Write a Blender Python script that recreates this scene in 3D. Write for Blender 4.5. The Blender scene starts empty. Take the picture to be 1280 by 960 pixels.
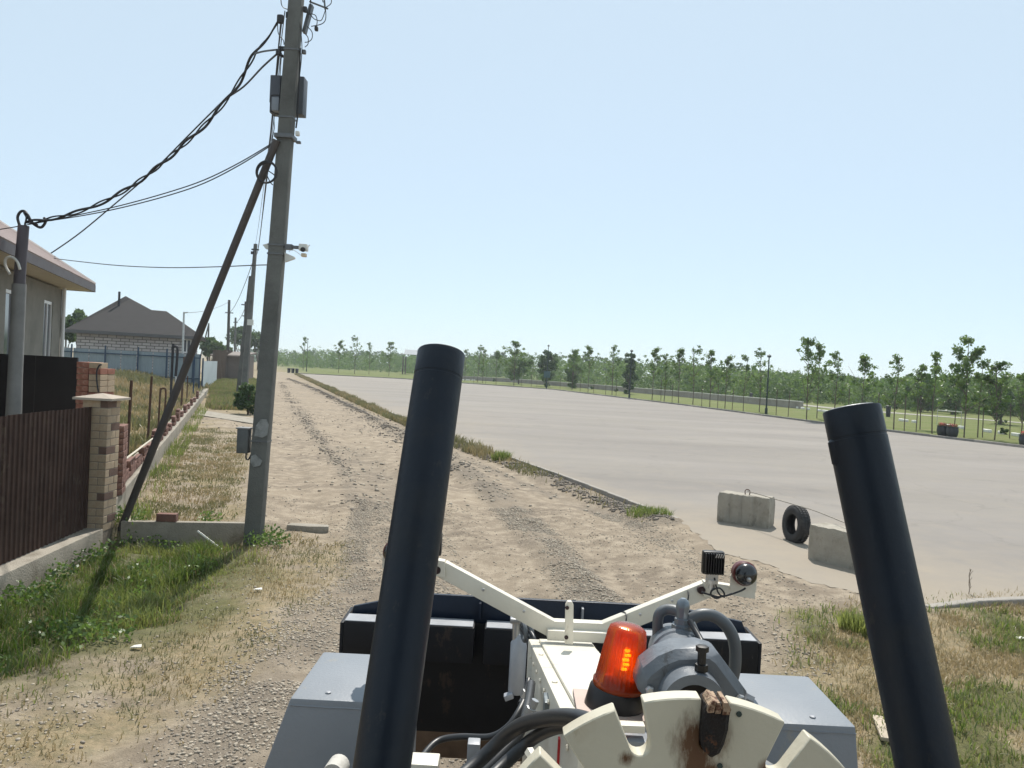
import bpy, bmesh, math, random
import numpy as np
from mathutils import Vector, Matrix
random.seed(7); rng = np.random.default_rng(7)
R = math.radians
scene = bpy.context.scene
COL = scene.collection

# ------------------------------------------------------------------ camera, sky, sun, exposure
CAM_H = 2.8; PITCH = 1.03; ROLL = 2.9; F = 1000.0
cam_d = bpy.data.cameras.new('camera'); cam = bpy.data.objects.new('camera', cam_d); COL.objects.link(cam)
CM = Matrix.Translation((0, 0, CAM_H)) @ Matrix.Rotation(R(90 - PITCH), 4, 'X') @ Matrix.Rotation(R(ROLL), 4, 'Z')
cam.matrix_world = CM
cam_d.sensor_width = 36; cam_d.lens = F / 1280 * 36; cam_d.clip_start = 0.05; cam_d.clip_end = 9000
scene.camera = cam
SUN_EL, SUN_AZ = 57.0, 9.0          # azimuth clockwise from +Y
w = bpy.data.worlds.new('World'); scene.world = w; w.use_nodes = True
wn = w.node_tree.nodes; wl = w.node_tree.links
sky = wn.new('ShaderNodeTexSky'); sky.sky_type = 'NISHITA'; sky.sun_disc = False
sky.sun_elevation = R(SUN_EL); sky.sun_rotation = R(SUN_AZ)
sky.air_density = 0.8; sky.dust_density = 0.25; sky.ozone_density = 5.0; sky.altitude = 0
bg = wn['Background']; bg.inputs[1].default_value = 0.115
mxs = wn.new('ShaderNodeMix'); mxs.data_type = 'RGBA'; mxs.inputs[0].default_value = 0.66   # thin summer haze evens the sky out
wl.new(sky.outputs[0], mxs.inputs[6]); mxs.inputs[7].default_value = (6.25, 7.4, 7.8, 1)
wl.new(mxs.outputs[2], bg.inputs[0])
sd = bpy.data.lights.new('sun', 'SUN'); sd.energy = 4.9; sd.angle = R(0.53); sd.color = (1, 0.95, 0.87)
sun = bpy.data.objects.new('sun', sd); COL.objects.link(sun)
sdir = Vector((math.sin(R(SUN_AZ)) * math.cos(R(SUN_EL)), math.cos(R(SUN_AZ)) * math.cos(R(SUN_EL)), math.sin(R(SUN_EL))))
sun.rotation_euler = sdir.to_track_quat('Z', 'Y').to_euler()
scene.view_settings.view_transform = 'Standard'; scene.view_settings.look = 'None'
scene.view_settings.exposure = 0.2; scene.view_settings.gamma = 1
scene.render.engine = 'CYCLES'
scene.cycles.max_bounces = 6; scene.cycles.transparent_max_bounces = 8
scene.cycles.use_denoising = True
HAZE = 0.00045

# ------------------------------------------------------------------ geometry of the place: photo pixel -> point
M3 = CM.to_3x3(); CO = Vector((0, 0, CAM_H))
def ray(x, y): return M3 @ Vector(((x - 640) / F, -(y - 480) / F, -1))
def G(x, y, z=0.0):
    d = ray(x, y); t = (z - CAM_H) / d.z
    return CO + d * t
def P(x, y, Y):
    d = ray(x, y); return CO + d * (Y / d.y)
def G2(pts, z=0.0): return [tuple(G(x, y, z))[:2] for x, y in pts]

# ------------------------------------------------------------------ materials
MATS = {}
def mat(name, col, rough=0.8, metal=0.0, var=0.12, scale=6.0, bump=0.0, bscale=40.0, col2=None, patch=None, spec=0.5, coat=0.0, specks=None):
    """base colour with large and small variation, optional second colour in patches (scale, threshold)"""
    if name in MATS: return MATS[name]
    m = bpy.data.materials.new(name); m.use_nodes = True
    n = m.node_tree.nodes; l = m.node_tree.links; b = n['Principled BSDF']
    b.inputs['Roughness'].default_value = rough; b.inputs['Metallic'].default_value = metal
    b.inputs['Specular IOR Level'].default_value = spec
    if coat: b.inputs['Coat Weight'].default_value = coat
    tc = n.new('ShaderNodeTexCoord')
    nz = n.new('ShaderNodeTexNoise'); nz.inputs['Scale'].default_value = scale; nz.inputs['Detail'].default_value = 6
    nz.inputs['Roughness'].default_value = 0.65
    l.new(tc.outputs['Object'], nz.inputs['Vector'])
    mr = n.new('ShaderNodeMapRange'); mr.inputs[1].default_value = 0.25; mr.inputs[2].default_value = 0.75
    mr.inputs[3].default_value = 1 - var; mr.inputs[4].default_value = 1 + var
    l.new(nz.outputs['Fac'], mr.inputs[0])
    mx = n.new('ShaderNodeMix'); mx.data_type = 'RGBA'; mx.blend_type = 'MULTIPLY'; mx.inputs[0].default_value = 1
    mx.inputs[6].default_value = (*col, 1); l.new(mr.outputs[0], mx.inputs[7])
    out = mx.outputs[2]
    if col2:
        n2 = n.new('ShaderNodeTexNoise'); n2.inputs['Scale'].default_value = patch[0]; n2.inputs['Detail'].default_value = 5
        n2.inputs['Roughness'].default_value = 0.7
        l.new(tc.outputs['Object'], n2.inputs['Vector'])
        r2 = n.new('ShaderNodeMapRange'); r2.inputs[1].default_value = patch[1]; r2.inputs[2].default_value = patch[1] + (patch[2] if len(patch) > 2 else 0.08)
        l.new(n2.outputs['Fac'], r2.inputs[0])
        m2 = n.new('ShaderNodeMix'); m2.data_type = 'RGBA'; l.new(r2.outputs[0], m2.inputs[0])
        l.new(out, m2.inputs[6]); m2.inputs[7].default_value = (*col2, 1); out = m2.outputs[2]
    for sc_, th_, c_s, am_ in (specks or ()):                   # chips, stains, dust: small patches stretched downward
        mp = n.new('ShaderNodeMapping'); mp.inputs['Scale'].default_value = (1, 1, .45); l.new(tc.outputs['Object'], mp.inputs['Vector'])
        n3 = n.new('ShaderNodeTexNoise'); n3.inputs['Scale'].default_value = sc_; n3.inputs['Detail'].default_value = 7; n3.inputs['Roughness'].default_value = .75; l.new(mp.outputs[0], n3.inputs['Vector'])
        r3 = n.new('ShaderNodeMapRange'); r3.inputs[1].default_value = th_; r3.inputs[2].default_value = th_ + .05; r3.inputs[4].default_value = am_; l.new(n3.outputs['Fac'], r3.inputs[0])
        m3 = n.new('ShaderNodeMix'); m3.data_type = 'RGBA'; l.new(r3.outputs[0], m3.inputs[0]); l.new(out, m3.inputs[6]); m3.inputs[7].default_value = (*c_s, 1); out = m3.outputs[2]
    l.new(out, b.inputs['Base Color'])
    rr = n.new('ShaderNodeMapRange'); rr.inputs[3].default_value = max(0.05, rough - 0.1); rr.inputs[4].default_value = min(1, rough + 0.1)
    l.new(nz.outputs['Fac'], rr.inputs[0]); l.new(rr.outputs[0], b.inputs['Roughness'])
    if bump:
        nb = n.new('ShaderNodeTexNoise'); nb.inputs['Scale'].default_value = bscale; nb.inputs['Detail'].default_value = 4
        l.new(tc.outputs['Object'], nb.inputs['Vector'])
        bp = n.new('ShaderNodeBump'); bp.inputs['Strength'].default_value = bump; bp.inputs['Distance'].default_value = 0.02
        l.new(nb.outputs['Fac'], bp.inputs['Height']); l.new(bp.outputs[0], b.inputs['Normal'])
    MATS[name] = m; return m

def leafmat(name, c1, c2, trans=0.45, attr='tone'):
    """two tones picked per leaf or blade by the mesh attribute, light shines through"""
    m = bpy.data.materials.new(name); m.use_nodes = True
    n = m.node_tree.nodes; l = m.node_tree.links
    n.remove(n['Principled BSDF']); o = n['Material Output']
    at = n.new('ShaderNodeAttribute'); at.attribute_name = attr
    mx = n.new('ShaderNodeMix'); mx.data_type = 'RGBA'; mx.inputs[6].default_value = (*c1, 1); mx.inputs[7].default_value = (*c2, 1)
    l.new(at.outputs['Fac'], mx.inputs[0])
    d = n.new('ShaderNodeBsdfDiffuse'); t = n.new('ShaderNodeBsdfTranslucent'); g = n.new('ShaderNodeBsdfGlossy'); g.inputs['Roughness'].default_value = 0.45
    l.new(mx.outputs[2], d.inputs[0]); l.new(mx.outputs[2], t.inputs[0])
    a = n.new('ShaderNodeMixShader'); a.inputs[0].default_value = trans; l.new(d.outputs[0], a.inputs[1]); l.new(t.outputs[0], a.inputs[2])
    c = n.new('ShaderNodeMixShader'); c.inputs[0].default_value = 0.05; l.new(a.outputs[0], c.inputs[1]); l.new(g.outputs[0], c.inputs[2])
    l.new(c.outputs[0], o.inputs[0]); return m

# ------------------------------------------------------------------ objects
def tag(o, label=None, cat=None, group=None, kind=None):
    if label: o['label'] = label
    if cat: o['category'] = cat
    if group: o['group'] = group
    if kind: o['kind'] = kind
    return o
def empty(name, loc, label=None, cat=None, group=None):
    o = bpy.data.objects.new(name, None); COL.objects.link(o); o.location = loc; o.empty_display_size = 0.2
    return tag(o, label, cat, group)
def wloc(o):
    v = Vector((0, 0, 0))
    while o: v += Vector(o.location); o = o.parent
    return v
class MB:
    """collects shapes given in world coordinates, links them as one mesh"""
    def __init__(s): s.v = []; s.f = []
    def add(s, vs, fs):
        b = len(s.v); s.v += [Vector(v) for v in vs]; s.f += [tuple(i + b for i in f) for f in fs]; return s
    def box(s, c, d, rot=None):
        c = Vector(c); h = Vector(d) / 2
        vs = [Vector((sx * h.x, sy * h.y, sz * h.z)) for sz in (-1, 1) for sx, sy in ((-1, -1), (1, -1), (1, 1), (-1, 1))]
        if rot is not None: vs = [rot @ v for v in vs]
        return s.add([c + v for v in vs], [(3, 2, 1, 0), (4, 5, 6, 7), (0, 1, 5, 4), (1, 2, 6, 5), (2, 3, 7, 6), (3, 0, 4, 7)])
    def prism(s, poly, d):
        """closed polygon of 3-D points swept by vector d"""
        n = len(poly); poly = [Vector(p) for p in poly]; d = Vector(d)
        return s.add(poly + [p + d for p in poly], [tuple(range(n))[::-1], tuple(range(n, 2 * n))] + [(i, (i + 1) % n, n + (i + 1) % n, n + i) for i in range(n)])
    def tube(s, pts, r, seg=10, caps=True):
        pts = [Vector(p) for p in pts]; n = len(pts); rs = r if isinstance(r, (list, tuple)) else [r] * n
        vs = []; nr = None
        for i, p in enumerate(pts):
            t = (pts[min(i + 1, n - 1)] - pts[max(i - 1, 0)]).normalized()
            if nr is None:
                nr = t.cross(Vector((0, 0, 1)));
                if nr.length < 0.2: nr = t.cross(Vector((0, 1, 0)))
                nr.normalize()
            else: nr = (nr - t * nr.dot(t)).normalized()
            b = t.cross(nr)
            for k in range(seg):
                a = 2 * math.pi * k / seg; vs.append(p + (nr * math.cos(a) + b * math.sin(a)) * rs[i])
        fs = [(i * seg + k, i * seg + (k + 1) % seg, (i + 1) * seg + (k + 1) % seg, (i + 1) * seg + k) for i in range(n - 1) for k in range(seg)]
        if caps: fs += [tuple(range(seg))[::-1], tuple(range((n - 1) * seg, n * seg))]
        return s.add(vs, fs)
    def lathe(s, c, axis, prof, seg=24):
        """prof: (along axis, radius) pairs"""
        a = Vector(axis).normalized(); c = Vector(c)
        return s.tube([c + a * h for h, r in prof], [max(r, 1e-4) for h, r in prof], seg) if False else s._lathe(c, a, prof, seg)
    def _lathe(s, c, a, prof, seg):
        u = a.orthogonal().normalized(); v = a.cross(u); vs = []
        for h, r in prof:
            for k in range(seg):
                t = 2 * math.pi * k / seg; vs.append(c + a * h + (u * math.cos(t) + v * math.sin(t)) * max(r, 1e-4))
        n = len(prof)
        fs = [(i * seg + k, i * seg + (k + 1) % seg, (i + 1) * seg + (k + 1) % seg, (i + 1) * seg + k) for i in range(n - 1) for k in range(seg)]
        fs += [tuple(range(seg))[::-1], tuple(range((n - 1) * seg, n * seg))]
        return s.add(vs, fs)
    def torus(s, c, axis, Rr, r, seg=32, ss=8):
        a = Vector(axis).normalized(); u = a.orthogonal().normalized(); v = a.cross(u); c = Vector(c); vs = []
        for i in range(seg):
            t = 2 * math.pi * i / seg; e = u * math.cos(t) + v * math.sin(t)
            for k in range(ss):
                q = 2 * math.pi * k / ss; vs.append(c + e * (Rr + r * math.cos(q)) + a * (r * math.sin(q)))
        return s.add(vs, [(i * ss + k, ((i + 1) % seg) * ss + k, ((i + 1) % seg) * ss + (k + 1) % ss, i * ss + (k + 1) % ss) for i in range(seg) for k in range(ss)])
    def build(s, name, m, parent=None, bevel=0, smooth=False, loc=None, bseg=2, autos=False):
        base = wloc(parent) if parent else Vector((0, 0, 0))
        if loc is None:
            if parent: loc = base
            else:
                xs = [v.x for v in s.v]; ys = [v.y for v in s.v]
                loc = Vector(((min(xs) + max(xs)) / 2, (min(ys) + max(ys)) / 2, min(v.z for v in s.v)))
        loc = Vector(loc)
        me = bpy.data.meshes.new(name); me.from_pydata([v - loc for v in s.v], [], s.f)
        bm = bmesh.new(); bm.from_mesh(me); bmesh.ops.recalc_face_normals(bm, faces=bm.faces)
        if bevel:
            es = [e for e in bm.edges if len(e.link_faces) == 2 and e.calc_face_angle(0) > 0.6]
            bmesh.ops.bevel(bm, geom=es, offset=bevel, segments=bseg, affect='EDGES', profile=0.6, clamp_overlap=True)
        if smooth or autos or bevel:
            for f in bm.faces: f.smooth = True
            for e in bm.edges:
                if len(e.link_faces) == 2 and e.calc_face_angle(0) > R(38): e.smooth = False
        bm.to_mesh(me); bm.free(); me.materials.append(m)
        o = bpy.data.objects.new(name, me); COL.objects.link(o)
        if parent: o.parent = parent
        o.location = loc - base
        return o
def smooth_path(pts, n=6):
    pts = [Vector(p) for p in pts]; out = []
    for i in range(len(pts) - 1):
        p0 = pts[max(i - 1, 0)]; p1 = pts[i]; p2 = pts[i + 1]; p3 = pts[min(i + 2, len(pts) - 1)]
        for k in range(n):
            t = k / n
            out.append(0.5 * ((2 * p1) + (p2 - p0) * t + (2 * p0 - 5 * p1 + 4 * p2 - p3) * t * t + (3 * p1 - p0 - 3 * p2 + p3) * t ** 3))
    return out + [pts[-1]]
def share(o, name, loc, parent=None, rz=0):
    c = bpy.data.objects.new(name, o.data); COL.objects.link(c); c.parent = parent; c.location = loc; c.rotation_euler.z = rz; return c
def copy_tree(o, parent=None):
    c = o.copy(); COL.objects.link(c); c.parent = parent
    for ch in [x for x in bpy.data.objects if x.parent == o]: copy_tree(ch, c)
    return c

# ------------------------------------------------------------------ numpy helpers
def np_noise(x, y, scale, seed=0, octv=4):
    r = np.random.default_rng(seed); T = r.random((256, 256)); out = 0; amp = 1; tot = 0; f = 1 / scale
    for o in range(octv):
        u = x * f + 17.3 * o; v = y * f + 5.1 * o
        i = np.floor(u).astype(int); j = np.floor(v).astype(int); a = u - i; b = v - j
        a = a * a * (3 - 2 * a); b = b * b * (3 - 2 * b); i &= 255; j &= 255; i1 = (i + 1) & 255; j1 = (j + 1) & 255
        out = out + amp * ((T[i, j] * (1 - a) + T[i1, j] * a) * (1 - b) + (T[i, j1] * (1 - a) + T[i1, j1] * a) * b)
        tot += amp; amp *= 0.5; f *= 2
    return out / tot
def sstep(a, b, x):
    t = np.clip((x - a) / (b - a), 0, 1); return t * t * (3 - 2 * t)
def inside(poly, x, y):
    r = np.zeros(np.shape(x), bool); n = len(poly)
    for i in range(n):
        x1, y1 = poly[i]; x2, y2 = poly[(i + 1) % n]
        if y1 == y2: continue
        c = ((y1 > y) != (y2 > y)) & (x < (x2 - x1) * (y - y1) / (y2 - y1) + x1); r ^= c
    return r
def dseg(pts, x, y, closed=False):
    d = np.full(np.shape(x), 1e9); n = len(pts)
    for i in range(n if closed else n - 1):
        x1, y1 = pts[i]; x2, y2 = pts[(i + 1) % n]; dx, dy = x2 - x1, y2 - y1
        t = np.clip(((x - x1) * dx + (y - y1) * dy) / (dx * dx + dy * dy + 1e-9), 0, 1)
        d = np.minimum(d, np.hypot(x - x1 - t * dx, y - y1 - t * dy))
    return d
def sdist(poly, x, y):
    d = dseg(poly, x, y, True); return np.where(inside(poly, x, y), d, -d)   # positive inside
def tri_mesh(name, V, T, m, attr=None, parent=None, loc=(0, 0, 0), smooth=False):
    V = np.asarray(V, np.float32) - np.asarray(loc, np.float32); T = np.asarray(T, np.int32); k = T.shape[1]
    me = bpy.data.meshes.new(name); me.vertices.add(len(V)); me.vertices.foreach_set('co', V.ravel())
    me.loops.add(T.size); me.loops.foreach_set('vertex_index', T.ravel())
    me.polygons.add(len(T)); me.polygons.foreach_set('loop_start', np.arange(0, T.size, k, dtype=np.int32))
    try: me.polygons.foreach_set('loop_total', np.full(len(T), k, np.int32))
    except Exception: pass
    if smooth: me.polygons.foreach_set('use_smooth', np.ones(len(T), bool))
    for kx, a in (attr or {}).items():
        at = me.attributes.new(kx, 'FLOAT', 'POINT'); at.data.foreach_set('value', np.asarray(a, np.float32))
    me.update(calc_edges=True); me.validate(); me.materials.append(m)
    o = bpy.data.objects.new(name, me); COL.objects.link(o); o.parent = parent
    o.location = loc if not parent else Vector(loc) - wloc(parent)
    return o
# ------------------------------------------------------------------ plan of the place
LZ = 0.10                                                   # the lot stands this high above the dirt road
near_pt = lambda a, b, k: (b[0] + (b[0] - a[0]) * k, b[1] + (b[1] - a[1]) * k)
kerb_px = [(850, 650), (700, 593), (570, 548), (470, 508), (372, 467)]
KERB = G2(kerb_px, LZ)
far_px = [(372, 467), (500, 473.5), (690, 487), (860, 507.5), (1031, 530), (1280, 560)]
FAR = G2(far_px, LZ); FAR.append(near_pt(FAR[-2], FAR[-1], 2.2))
near_px = [(1280, 746), (1212, 749), (1153, 757)]
NEAR = G2(near_px, LZ); NEAR.insert(0, (NEAR[0][0] + 22, NEAR[0][1] + 1.6))
front_px = [(1150, 757), (1085, 742), (1010, 728), (960, 706), (905, 692), (880, 674)]
FRONT = G2(front_px, LZ)
FRONT2 = [NEAR[-1]]                                          # ragged edge where sand runs onto the asphalt
_ch = [NEAR[-1]] + FRONT + [KERB[0]]
for i in range(len(_ch) - 1):
    for k in range(1, 9):
        t = k / 8; x = _ch[i][0] * (1 - t) + _ch[i + 1][0] * t; y = _ch[i][1] * (1 - t) + _ch[i + 1][1] * t
        if not (i == len(_ch) - 2 and k == 8): FRONT2.append((x + random.uniform(-.07, .07), y + random.uniform(-.1, .1)))
LOT = KERB + FAR[1:] + NEAR + FRONT2[1:]
_kd = Vector((KERB[-1][0] - KERB[0][0], KERB[-1][1] - KERB[0][1])).normalized()
BIG = [KERB[0], (KERB[-1][0], KERB[-1][1]), (KERB[-1][0] + _kd.x * 3000, KERB[-1][1] + _kd.y * 3000), (6000, 6000), (6000, NEAR[0][1])] + NEAR + FRONT
WALL = G2([(142, 657), (250, 507)]); _wd = Vector((WALL[1][0] - WALL[0][0], WALL[1][1] - WALL[0][1])).normalized()
WALLX = WALL + [(WALL[1][0] + _wd.x * 60, WALL[1][1] + _wd.y * 60)]
COLM = G2([(121, 661)])[0]
FENCE = G2([(108, 664), (0, 712)]); _fd = Vector((FENCE[1][0] - FENCE[0][0], FENCE[1][1] - FENCE[0][1])).normalized()
FENCE.append((FENCE[1][0] + _fd.x * 3, FENCE[1][1] + _fd.y * 3))
YARD = [WALLX[0], WALLX[1], WALLX[2], (-400, 200), (-400, 3), (FENCE[2][0], FENCE[2][1]), (FENCE[0][0], FENCE[0][1])]
DITCH = [FENCE[2], FENCE[0], (COLM[0] + .1, COLM[1] + .15), *G2([(150, 662), (303, 662), (322, 690), (300, 722), (235, 770), (110, 830), (0, 868), (-160, 930)])]
DRY1 = G2([(-260, 990), (0, 862), (110, 826), (235, 768), (318, 700), (330, 668), (425, 680), (400, 745), (310, 825), (200, 890), (90, 990)])
DRY2 = G2([(150, 655), (300, 652), (312, 560), (302, 532), (250, 520), (190, 592)])
DRY3 = G2([(262, 512), (312, 522), (330, 500), (325, 470), (330, 464), (285, 462), (262, 486)])
RIGHT = G2([(1015, 770), (1050, 758), (1155, 760), (1212, 752), (1290, 748)], LZ) + [(NEAR[0][0], NEAR[0][1] - .1), (NEAR[0][0], 1.0), *G2([(1300, 1300), (1110, 1150), (1040, 930)])]
_off = lambda pts, s: [(x - s * _kd.y * -1 * -1, y + s * _kd.x * -1 * -1) for x, y in pts]
STRIP = [(x - .15, y) for x, y in G2([(372, 468), (440, 497), (512, 527)])] + [(x - .75, y) for x, y in G2([(512, 529), (440, 499), (372, 469)])]
ROADL = G2([(90, 990), (200, 890), (310, 825), (400, 745), (425, 680), (395, 600), (372, 540), (352, 500), (345, 464)])

CROSS = G2([(150, 662), (303, 662)])
WROW = G2([(350, 470), (395, 488), (480, 532), (560, 577), (600, 605), (650, 650), (700, 702), (745, 757), (780, 830)])
def H(x, y, micro=True):
    x = np.asarray(x, float); y = np.asarray(y, float)
    b = sdist(BIG, x, y)
    dfr = dseg(FRONT + [KERB[0]], x, y)
    up = np.where(b > 0, LZ, 0)
    ramp = LZ * (1 - sstep(0, 2.2, dfr)); h = np.maximum(up, np.where(b <= 0, ramp, 0))
    d = sdist(DITCH, x, y); cw_ = 1 - sstep(.35, 1.6, dseg([FENCE[2], FENCE[0], (COLM[0] + .1, COLM[1] + .15), *CROSS], x, y)); h = h - 0.29 * np.maximum(sstep(0.0, 1.3, d), np.where(d > .02, cw_, 0))
    yd = sdist(YARD, x, y)
    h = h + np.where(yd > 0, 0.18 * sstep(0, .5, yd) + 0.8 * sstep(30, 56, y) * sstep(0, 6, yd), 0)
    if micro:
        n = np_noise(x, y, 1.6, 3) - .5; n2 = np_noise(x, y, .35, 5) - .5
        road = sstep(-.5, 1.0, -b) * (1 - sstep(0, .3, yd))
        h = h + (n * .07 + n2 * .018) * road
        rx = (x * _kd.y - y * _kd.x)                           # ruts run with the road
        h = h + road * (.032 * np.sin(rx * 3.3 + 1.2 * np.sin(y * .11)) + .012 * np.sin(rx * 9.0 + n * 3)) * (1 - sstep(20, 60, y))
        wr = 1 - sstep(.05, .55, dseg(WROW, x, y)); h = h + road * wr * (.075 + .15 * (np_noise(x, y, .5, 8) - .4))
        kb = 1 - sstep(.25, .75, np.abs(dseg(KERB[:3], x, y) - .1)); h = h + road * kb * (.07 + .12 * (np_noise(x, y, .45, 9) - .45))
        h = h + sstep(0, .4, d) * (n2 * .08)
        lot = sdist(LOT, x, y)
        h = np.where(lot > 0.0, np.minimum(h, LZ - .012 - .0*lot), h)
    return h
def Hs(x, y): return float(H(np.array([x]), np.array([y]))[0])
def onG(x, y, dz=0.0, z0=0.0):
    p = G(x, y, z0); return Vector((p.x, p.y, Hs(p.x, p.y) + dz))

# ------------------------------------------------------------------ ground sheet, out to the horizon
def axis(a, b, step, lo, hi, g=1.13):
    c = list(np.arange(a, b, step)); s = step; r = [c[-1]]
    while r[-1] < hi: s *= g; r.append(r[-1] + s)
    s = step; l = [c[0]]
    while l[-1] > lo: s *= g; l.append(l[-1] - s)
    return np.array(l[::-1][:-1] + c + r[1:])
gx = axis(-8.5, 8, .085, -6000, 6000, 1.09); gy = axis(4.0, 17, .085, -60, 8000, 1.045)
GX, GY = np.meshgrid(gx, gy); X = GX.ravel(); Y = GY.ravel()
Z = H(X, Y)
Z = np.where((np.hypot(X, Y) > 200) , np.minimum(Z, LZ), Z)
nx, ny = len(gx), len(gy)
ii = (np.arange(ny - 1)[:, None] * nx + np.arange(nx - 1)[None, :]).ravel()
Q = np.stack([ii, ii + 1, ii + nx + 1, ii + nx], 1)
nzv = np_noise(X, Y, 1.1, 11); nz3 = np_noise(X, Y, .4, 12)
def soft(poly, wd, nz=.5): return sstep(-wd, wd, sdist(poly, X, Y) + (nzv - .5) * nz * 2)
green = soft(DITCH, .5, 1.1) * .85
green = np.maximum(green, soft(RIGHT, .3, .5) * sstep(.47, .6, np_noise(X, Y, .9, 21)) * .9)
ydist = sdist(YARD, X, Y)
green = np.maximum(green, sstep(0, .5, ydist) * sstep(.45, .6, np_noise(X, Y, 3, 22)) * .8)
verge = ((sdist(BIG, X, Y) > 0) & (sdist(LOT, X, Y) < 0) & (Y > 20)).astype(float)
faraway = ((X < -60) | (Y > 160)) & (verge < .5)
dry = np.maximum.reduce([soft(DRY1, .35, .7) * sstep(.35, .6, nz3 * .5 + nzv * .5), soft(DRY2, .3, .4) * sstep(.42, .62, nz3 * .4 + nzv * .6), soft(DRY3, .3, .3), soft(RIGHT, .4, .6), sstep(0, .4, ydist), soft(STRIP, .1, .1)])
BANDS = [(G2([(395, 485), (480, 530), (560, 575), (600, 603), (650, 648), (700, 700), (745, 755), (780, 830)]), .42, 1.0),
         (G2([(450, 735), (395, 775), (345, 835), (270, 960), (230, 1060)]), .5, .85),
         (G2([(430, 560), (470, 600), (520, 700), (560, 800), (570, 960)]), .7, .5),
         (G2([(760, 640), (860, 700), (930, 760), (1000, 830)]), .35, .3),
         (G2([(362, 500), (395, 545), (430, 590), (452, 640), (440, 720)]), .22, .8), (G2([(372, 478), (470, 522), (560, 566), (700, 622), (800, 660)]), .3, .8)]
def band(x, y):
    g = np.zeros_like(x)
    for pts, wd, st in BANDS: g = np.maximum(g, st * (1 - sstep(wd * .35, wd * 1.3, dseg(pts, x, y))))
    return g
RX = X * _kd.y - Y * _kd.x
stripe = sstep(-.2, .9, np.sin(RX * 2.6 + .9 * np.sin(Y * .13) + 2.2 * (np_noise(X, Y, 4, 34) - .5))) * sstep(.3, .55, np_noise(X, Y, 2.8, 35)) * (sdist(BIG, X, Y) < 0)
kber = (1 - sstep(.45, 1.0, dseg(KERB, X, Y))) * (sdist(BIG, X, Y) < 0)
grav = np.maximum(.9 * kber * sstep(.3, .5, np_noise(X, Y, .6, 36)), band(X, Y) * (.45 + .55 * sstep(.3, .6, np_noise(X, Y, .5, 31))), .6 * stripe) * (1 - green) * (1 - dry * .7)
def groundmat():
    m = bpy.data.materials.new('sandy_soil'); m.use_nodes = True; n = m.node_tree.nodes; l = m.node_tree.links; b = n['Principled BSDF']
    b.inputs['Roughness'].default_value = .95; b.inputs['Specular IOR Level'].default_value = .15
    tc = n.new('ShaderNodeTexCoord'); P_ = tc.outputs['Object']
    def noise(sc, det=6, rough=.6, vec=P_):
        q = n.new('ShaderNodeTexNoise'); q.inputs['Scale'].default_value = sc; q.inputs['Detail'].default_value = det; q.inputs['Roughness'].default_value = rough; l.new(vec, q.inputs['Vector']); return q.outputs['Fac']
    def rng_(v, a, c, lo=0, hi=1):
        q = n.new('ShaderNodeMapRange'); q.inputs[1].default_value = a; q.inputs[2].default_value = c; q.inputs[3].default_value = lo; q.inputs[4].default_value = hi; l.new(v, q.inputs[0]); return q.outputs[0]
    def mixc(f, a, c, bl='MIX'):
        q = n.new('ShaderNodeMix'); q.data_type = 'RGBA'; q.blend_type = bl
        for s, v in ((0, f), (6, a), (7, c)):
            if isinstance(v, (tuple, float, int)): q.inputs[s].default_value = v if s == 0 else (*v, 1)
            else: l.new(v, q.inputs[s])
        return q.outputs[2]
    def mul(a, c):
        q = n.new('ShaderNodeMath'); q.operation = 'MULTIPLY'
        for i, v in enumerate((a, c)):
            if isinstance(v, (float, int)): q.inputs[i].default_value = v
            else: l.new(v, q.inputs[i])
        return q.outputs[0]
    def attr(k):
        q = n.new('ShaderNodeAttribute'); q.attribute_name = k; return q.outputs['Fac']
    c = mixc(rng_(noise(.5), .35, .65), SAND1, SAND2)
    c = mixc(rng_(noise(3.1, 8, .7), .45, .62), c, SAND3)
    c = mixc(mul(rng_(noise(22, 5, .8), .56, .66), .35), c, (.15, .12, .09))
    c = mixc(mul(rng_(noise(75, 3, .9), .57, .67), .4), c, (.12, .10, .08))
    c = mixc(mul(rng_(noise(60, 3, .9, tc.outputs['Generated'] if False else P_), .60, .68), .35), c, (.52, .45, .36))
    gm = mixc(rng_(noise(35, 4, .8), .4, .62), (.215, .182, .145), (.095, .082, .07))
    c = mixc(mul(attr('gravel'), .75), c, gm)
    dm = mixc(rng_(noise(9, 6, .8), .42, .6), (.30, .23, .13), (.16, .14, .07))
    c = mixc(mul(attr('dry'), .7), c, dm)
    em = mixc(rng_(noise(7, 6, .8), .4, .6), (.10, .11, .035), (.05, .062, .02))
    c = mixc(mul(attr('green'), .85), c, em)
    vm = mixc(rng_(noise(.35, 6, .7), .38, .62), (.105, .135, .035), (.15, .155, .06))
    c = mixc(attr('verge'), c, vm)
    l.new(c, b.inputs['Base Color'])
    bp = n.new('ShaderNodeBump'); bp.inputs['Strength'].default_value = .8; bp.inputs['Distance'].default_value = .03
    q = n.new('ShaderNodeMath'); q.operation = 'ADD'; l.new(noise(14, 8, .75), q.inputs[0]); l.new(mul(noise(70, 3, .6), .5), q.inputs[1])
    l.new(q.outputs[0], bp.inputs['Height']); l.new(bp.outputs[0], b.inputs['Normal']); return m
SAND1, SAND2, SAND3 = (.285, .232, .172), (.190, .154, .118), (.355, .295, .225)
grd = tri_mesh('ground', np.stack([X, Y, Z], 1), Q, groundmat(), dict(green=green * (1 - verge), dry=np.maximum(dry, faraway * .9) * (1 - verge), gravel=grav, verge=np.maximum(verge, faraway * 0)), smooth=True)
tag(grd, kind='structure')

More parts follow.
